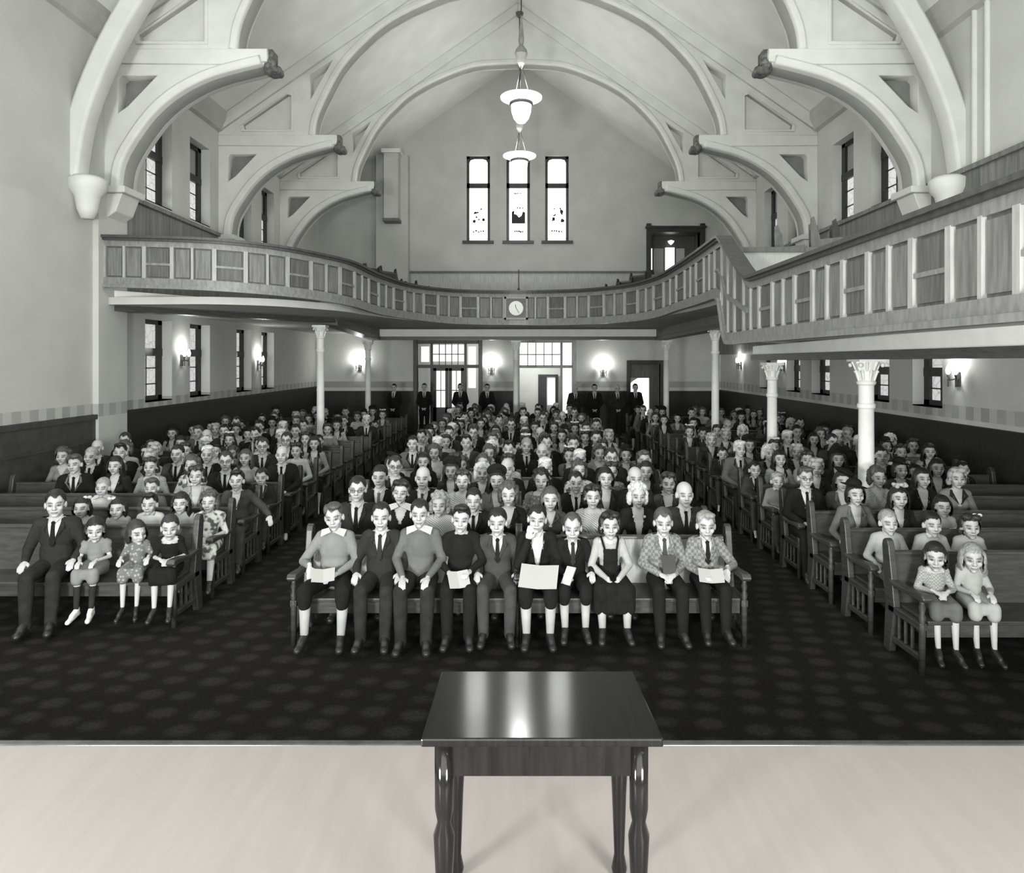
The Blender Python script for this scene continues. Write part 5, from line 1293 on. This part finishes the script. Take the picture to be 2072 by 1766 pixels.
COUNT = [0]
def seat(key, x, y, blk, k, n, rz):
    kw, txt, slot = TK[key]
    if slot == 'jacket': c = random.choice(['black', 'black', 'charcoal', 'charcoal', 'dark', 'mid'] + (['tweed', 'grey', 'light'] if key[0] == 'w' else []))
    else: c = random.choice(LIGHTS)
    mats = {slot: CL[c]}
    if slot == 'dress_top': mats['skirt'] = CL[c]
    skip = ('shoe', 'sock') if y > 9.5 else ()
    place(TPL[key], (x, y, 0), rz, row_label(txt % WORD[c], blk, k, n), 'seated people of the %s' % blk.replace('row', 'block').replace(' block', ' block'), mats, skip); COUNT[0] += 1
POOL = ['m1', 'm1', 'm2', 'm3', 'm4', 'm5', 'm6', 'm7', 'w1', 'w1', 'w2', 'w2', 'w3', 'w4', 'w5', 'w6', 'w7', 'w8', 'w9', 'w10', 'w3', 'w2', 'b1', 'g2']
KP = ['b1', 'b2', 'g1', 'g2', 'w2', 'w1', 'm5']
rowsets = []
random.seed(7)
def fill(xa, xb, pitch, prob, given=()):
    """seats between xa and xb, keeping clear of the given ones"""
    out = list(given); x = xa + random.uniform(0, .08)
    while x < xb:
        if random.random() < prob and all(abs(x - g[0]) > .40 for g in out): out.append((x, None))
        x += pitch * random.uniform(.92, 1.1)
    return sorted(out, key=lambda t: t[0])
COLS = [(4.48, 8.9), (4.5, 12.25), (4.45, 15.6), (4.5, 21.0), (-4.55, 21.0), (-4.45, 15.6), (-.06, 21.3)]
def clear(x, y): return all(abs(x - cx) > .33 or abs(y - cy) > .42 for cx, cy in COLS)
for k in range(3, NC):
    y = C0 + CP * k
    giv = [(-1.60, 'm2')] if k == 3 else []
    prev = None
    for n, (x, key) in enumerate([t for t in fill(-1.80, 1.84, .44 if k < 12 else .47, .96, giv) if clear(t[0], y)]):
        key = key or random.choice([q for q in POOL if q != prev]); prev = key
        if abs(x) < .12: x = .14 if x >= 0 else -.14
        seat(key, x, y + random.uniform(-.03, .03), 'centre row', k, n, R(-x * 2.0 + random.uniform(-7, 7)))
LEFT = {1: [], 2: [], 3: [(-6.05, 'm5'), (-5.5, 'w1'), (-5.0, 'w2'), (-4.45, 'w3'), (-4.0, 'm2'), (-3.5, 'b1')], 4: [(-6.78, 'w3'), (-6.35, 'm7'), (-5.92, 'm6'), (-5.5, 'w5'), (-5.05, 'm1'), (-4.60, 'm4'), (-4.05, 'w7'), (-3.52, 'm3')], 5: [(-3.55, 'w2'), (-4.1, 'm2')]}
RIGHT = {3: [(3.94, 'w6'), (4.38, 'w3'), (4.93, 'w1')], 4: [(3.47, 'b2'), (4.0, 'w5'), (4.58, 'b1'), (5.1, 'w4'), (5.6, 'w1')], 5: [(3.45, 'b1'), (3.82, 'w1'), (4.22, 'w2'), (4.66, 'w9'), (5.3, 'm1'), (5.8, 'g1')],
         6: [(3.5, 'm4'), (3.95, 'w8'), (4.4, 'w5')]}
for side, y0, pp, n_, G in ((-1, L0, LP, 16, LEFT), (1, R0, RP, 18, RIGHT)):
    blk = 'left row' if side < 0 else 'right row'
    for k in range(3, n_):
        y = y0 + pp * k
        lim = min(6.85, .672 * y - .1)
        giv = [t for t in G.get(k, [])]
        if side > 0 and k == 3: giv.append((3.50, 'skip'))
        lo, hi = (-lim, -3.48) if side < 0 else (3.48, lim)
        seats = [t for t in fill(lo, hi, .47 if k < 10 else .54, .97 if k < 7 else .86 if k < 12 else .66, giv) if clear(t[0], y)]
        prev = None
        for n, (x, key) in enumerate(seats):
            if key == 'skip': continue
            key = key or random.choice([q for q in POOL if q != prev]); prev = key
            seat(key, x, y + random.uniform(-.03, .03), blk, k, n, R(-x * 2.2 + random.uniform(-7, 7)))
0 and print('SEATED', COUNT[0] + len(FR) + len(R1) + len(R2) + len(SL), 'remeshes', STAT[0])

# ---------------- people standing along the back wall
US = [Fig(kind='man', eye=1.69, stand=True, topc='black', style='short', hair='black', vox=.013, bvox=.011, seed=3).build(),
      Fig(kind='man', eye=1.66, stand=True, topc='charcoal', style='bald', hair='grey', vox=.013, bvox=.011, seed=4).build()]
for i, (x, y, t, lab) in enumerate(((-4.1, 22.9, 0, 'man in dark suit standing alone near the left end of the back wall'), (-3.15, 23.3, 0, 'man standing in front of the left part of the dark double doors'),
        (-1.93, 23.2, 0, 'dark-haired man standing in front of the right side of the dark double doors'), (-1.02, 22.9, 0, 'man standing under the wall sconce left of the bright doorway'),
        (1.9, 22.9, 1, 'first of the four men standing beside the bright doorway'), (2.5, 22.6, 0, 'dark-haired man with folded hands, second of the four standing men'),
        (3.27, 22.8, 1, 'third of the four men standing along the back wall'), (3.88, 22.9, 0, 'man standing nearest the arched bright doorway, last of the four'))):
    place(US[t], (x, y, 0), R(random.uniform(-6, 6)), lab, 'men standing along the back wall')

# ---------------- papers and books held by the people
def sheet(name, label, w_, h_, loc, rot, folded=True, m=PAGE, cat='paper'):
    b = MB(); th = .002
    if folded:
        b.add([(-w_ / 2, -h_ / 2, .0), (0, -h_ / 2, -.02), (w_ / 2, -h_ / 2, .0), (-w_ / 2, h_ / 2, .0), (0, h_ / 2, -.02), (w_ / 2, h_ / 2, .0),
               (-w_ / 2, -h_ / 2, th), (0, -h_ / 2, -.02 + th), (w_ / 2, -h_ / 2, th), (-w_ / 2, h_ / 2, th), (0, h_ / 2, -.02 + th), (w_ / 2, h_ / 2, th)],
              [(0, 3, 4, 1), (1, 4, 5, 2), (6, 7, 10, 9), (7, 8, 11, 10), (0, 1, 7, 6), (1, 2, 8, 7), (2, 5, 11, 8), (5, 4, 10, 11), (4, 3, 9, 10), (3, 0, 6, 9)])
    else: b.box(-w_ / 2, w_ / 2, -h_ / 2, h_ / 2, 0, .012)
    o = b.build(name, m); o.location = loc; o.rotation_euler = tuple(R(a) for a in rot); tag(o, label, cat, 'papers and books held in the pews' if cat == 'paper' else None, 'thing'); return o
def at_hand(key, sd, dx=0, dy=-.05, dz=.0):
    o, f = figs[key]; wv = f.j['wrist', sd]; p = Matrix.Rotation(o.rotation_euler.z, 3, 'Z') @ (wv + Vector((dx, dy, dz))); return (o.location.x + p.x, o.location.y + p.y, p.z)
sheet('song_booklet', 'open booklet held by the boy with the wide white collar', .20, .14, at_hand('f0', 1, -.10, -.09, .02), (38, 0, 12))
sheet('song_sheet', 'pale folded sheet held by the boy in the black sweater', .19, .16, at_hand('f3', -1, .10, -.13, -.02), (48, 0, 20))
sheet('large_song_sheet', 'large open sheet with dark edge held by the boy leaning on his hand', .34, .24, at_hand('f5', 1, -.09, -.12, .0), (40, 0, -10))
sheet('song_sheet', 'narrow white paper held by the smaller boy in black', .09, .17, at_hand('f6', -1, .03, -.10, .01), (50, 0, -35), False, PAPER)
sheet('hymn_book', 'black book on the lap of the boy in checked jacket and dark tie', .12, .17, at_hand('f8', -1, .09, .03, .075), (62, 0, 0), False, IRON, 'book')
sheet('song_booklet', 'curled open booklet held by the fair boy at the pew end', .22, .14, at_hand('f9', -1, .06, -.09, .015), (42, 0, -6))
sheet('song_sheet', 'small white paper in the lap of the man with spectacles at the right aisle', .16, .11, at_hand('s21', 1, -.02, -.10, .02), (35, 0, -12))
sheet('song_sheet', 'white paper held by the white-haired woman in black', .17, .12, at_hand('r07', -1, .06, -.10, .02), (35, 0, 10))
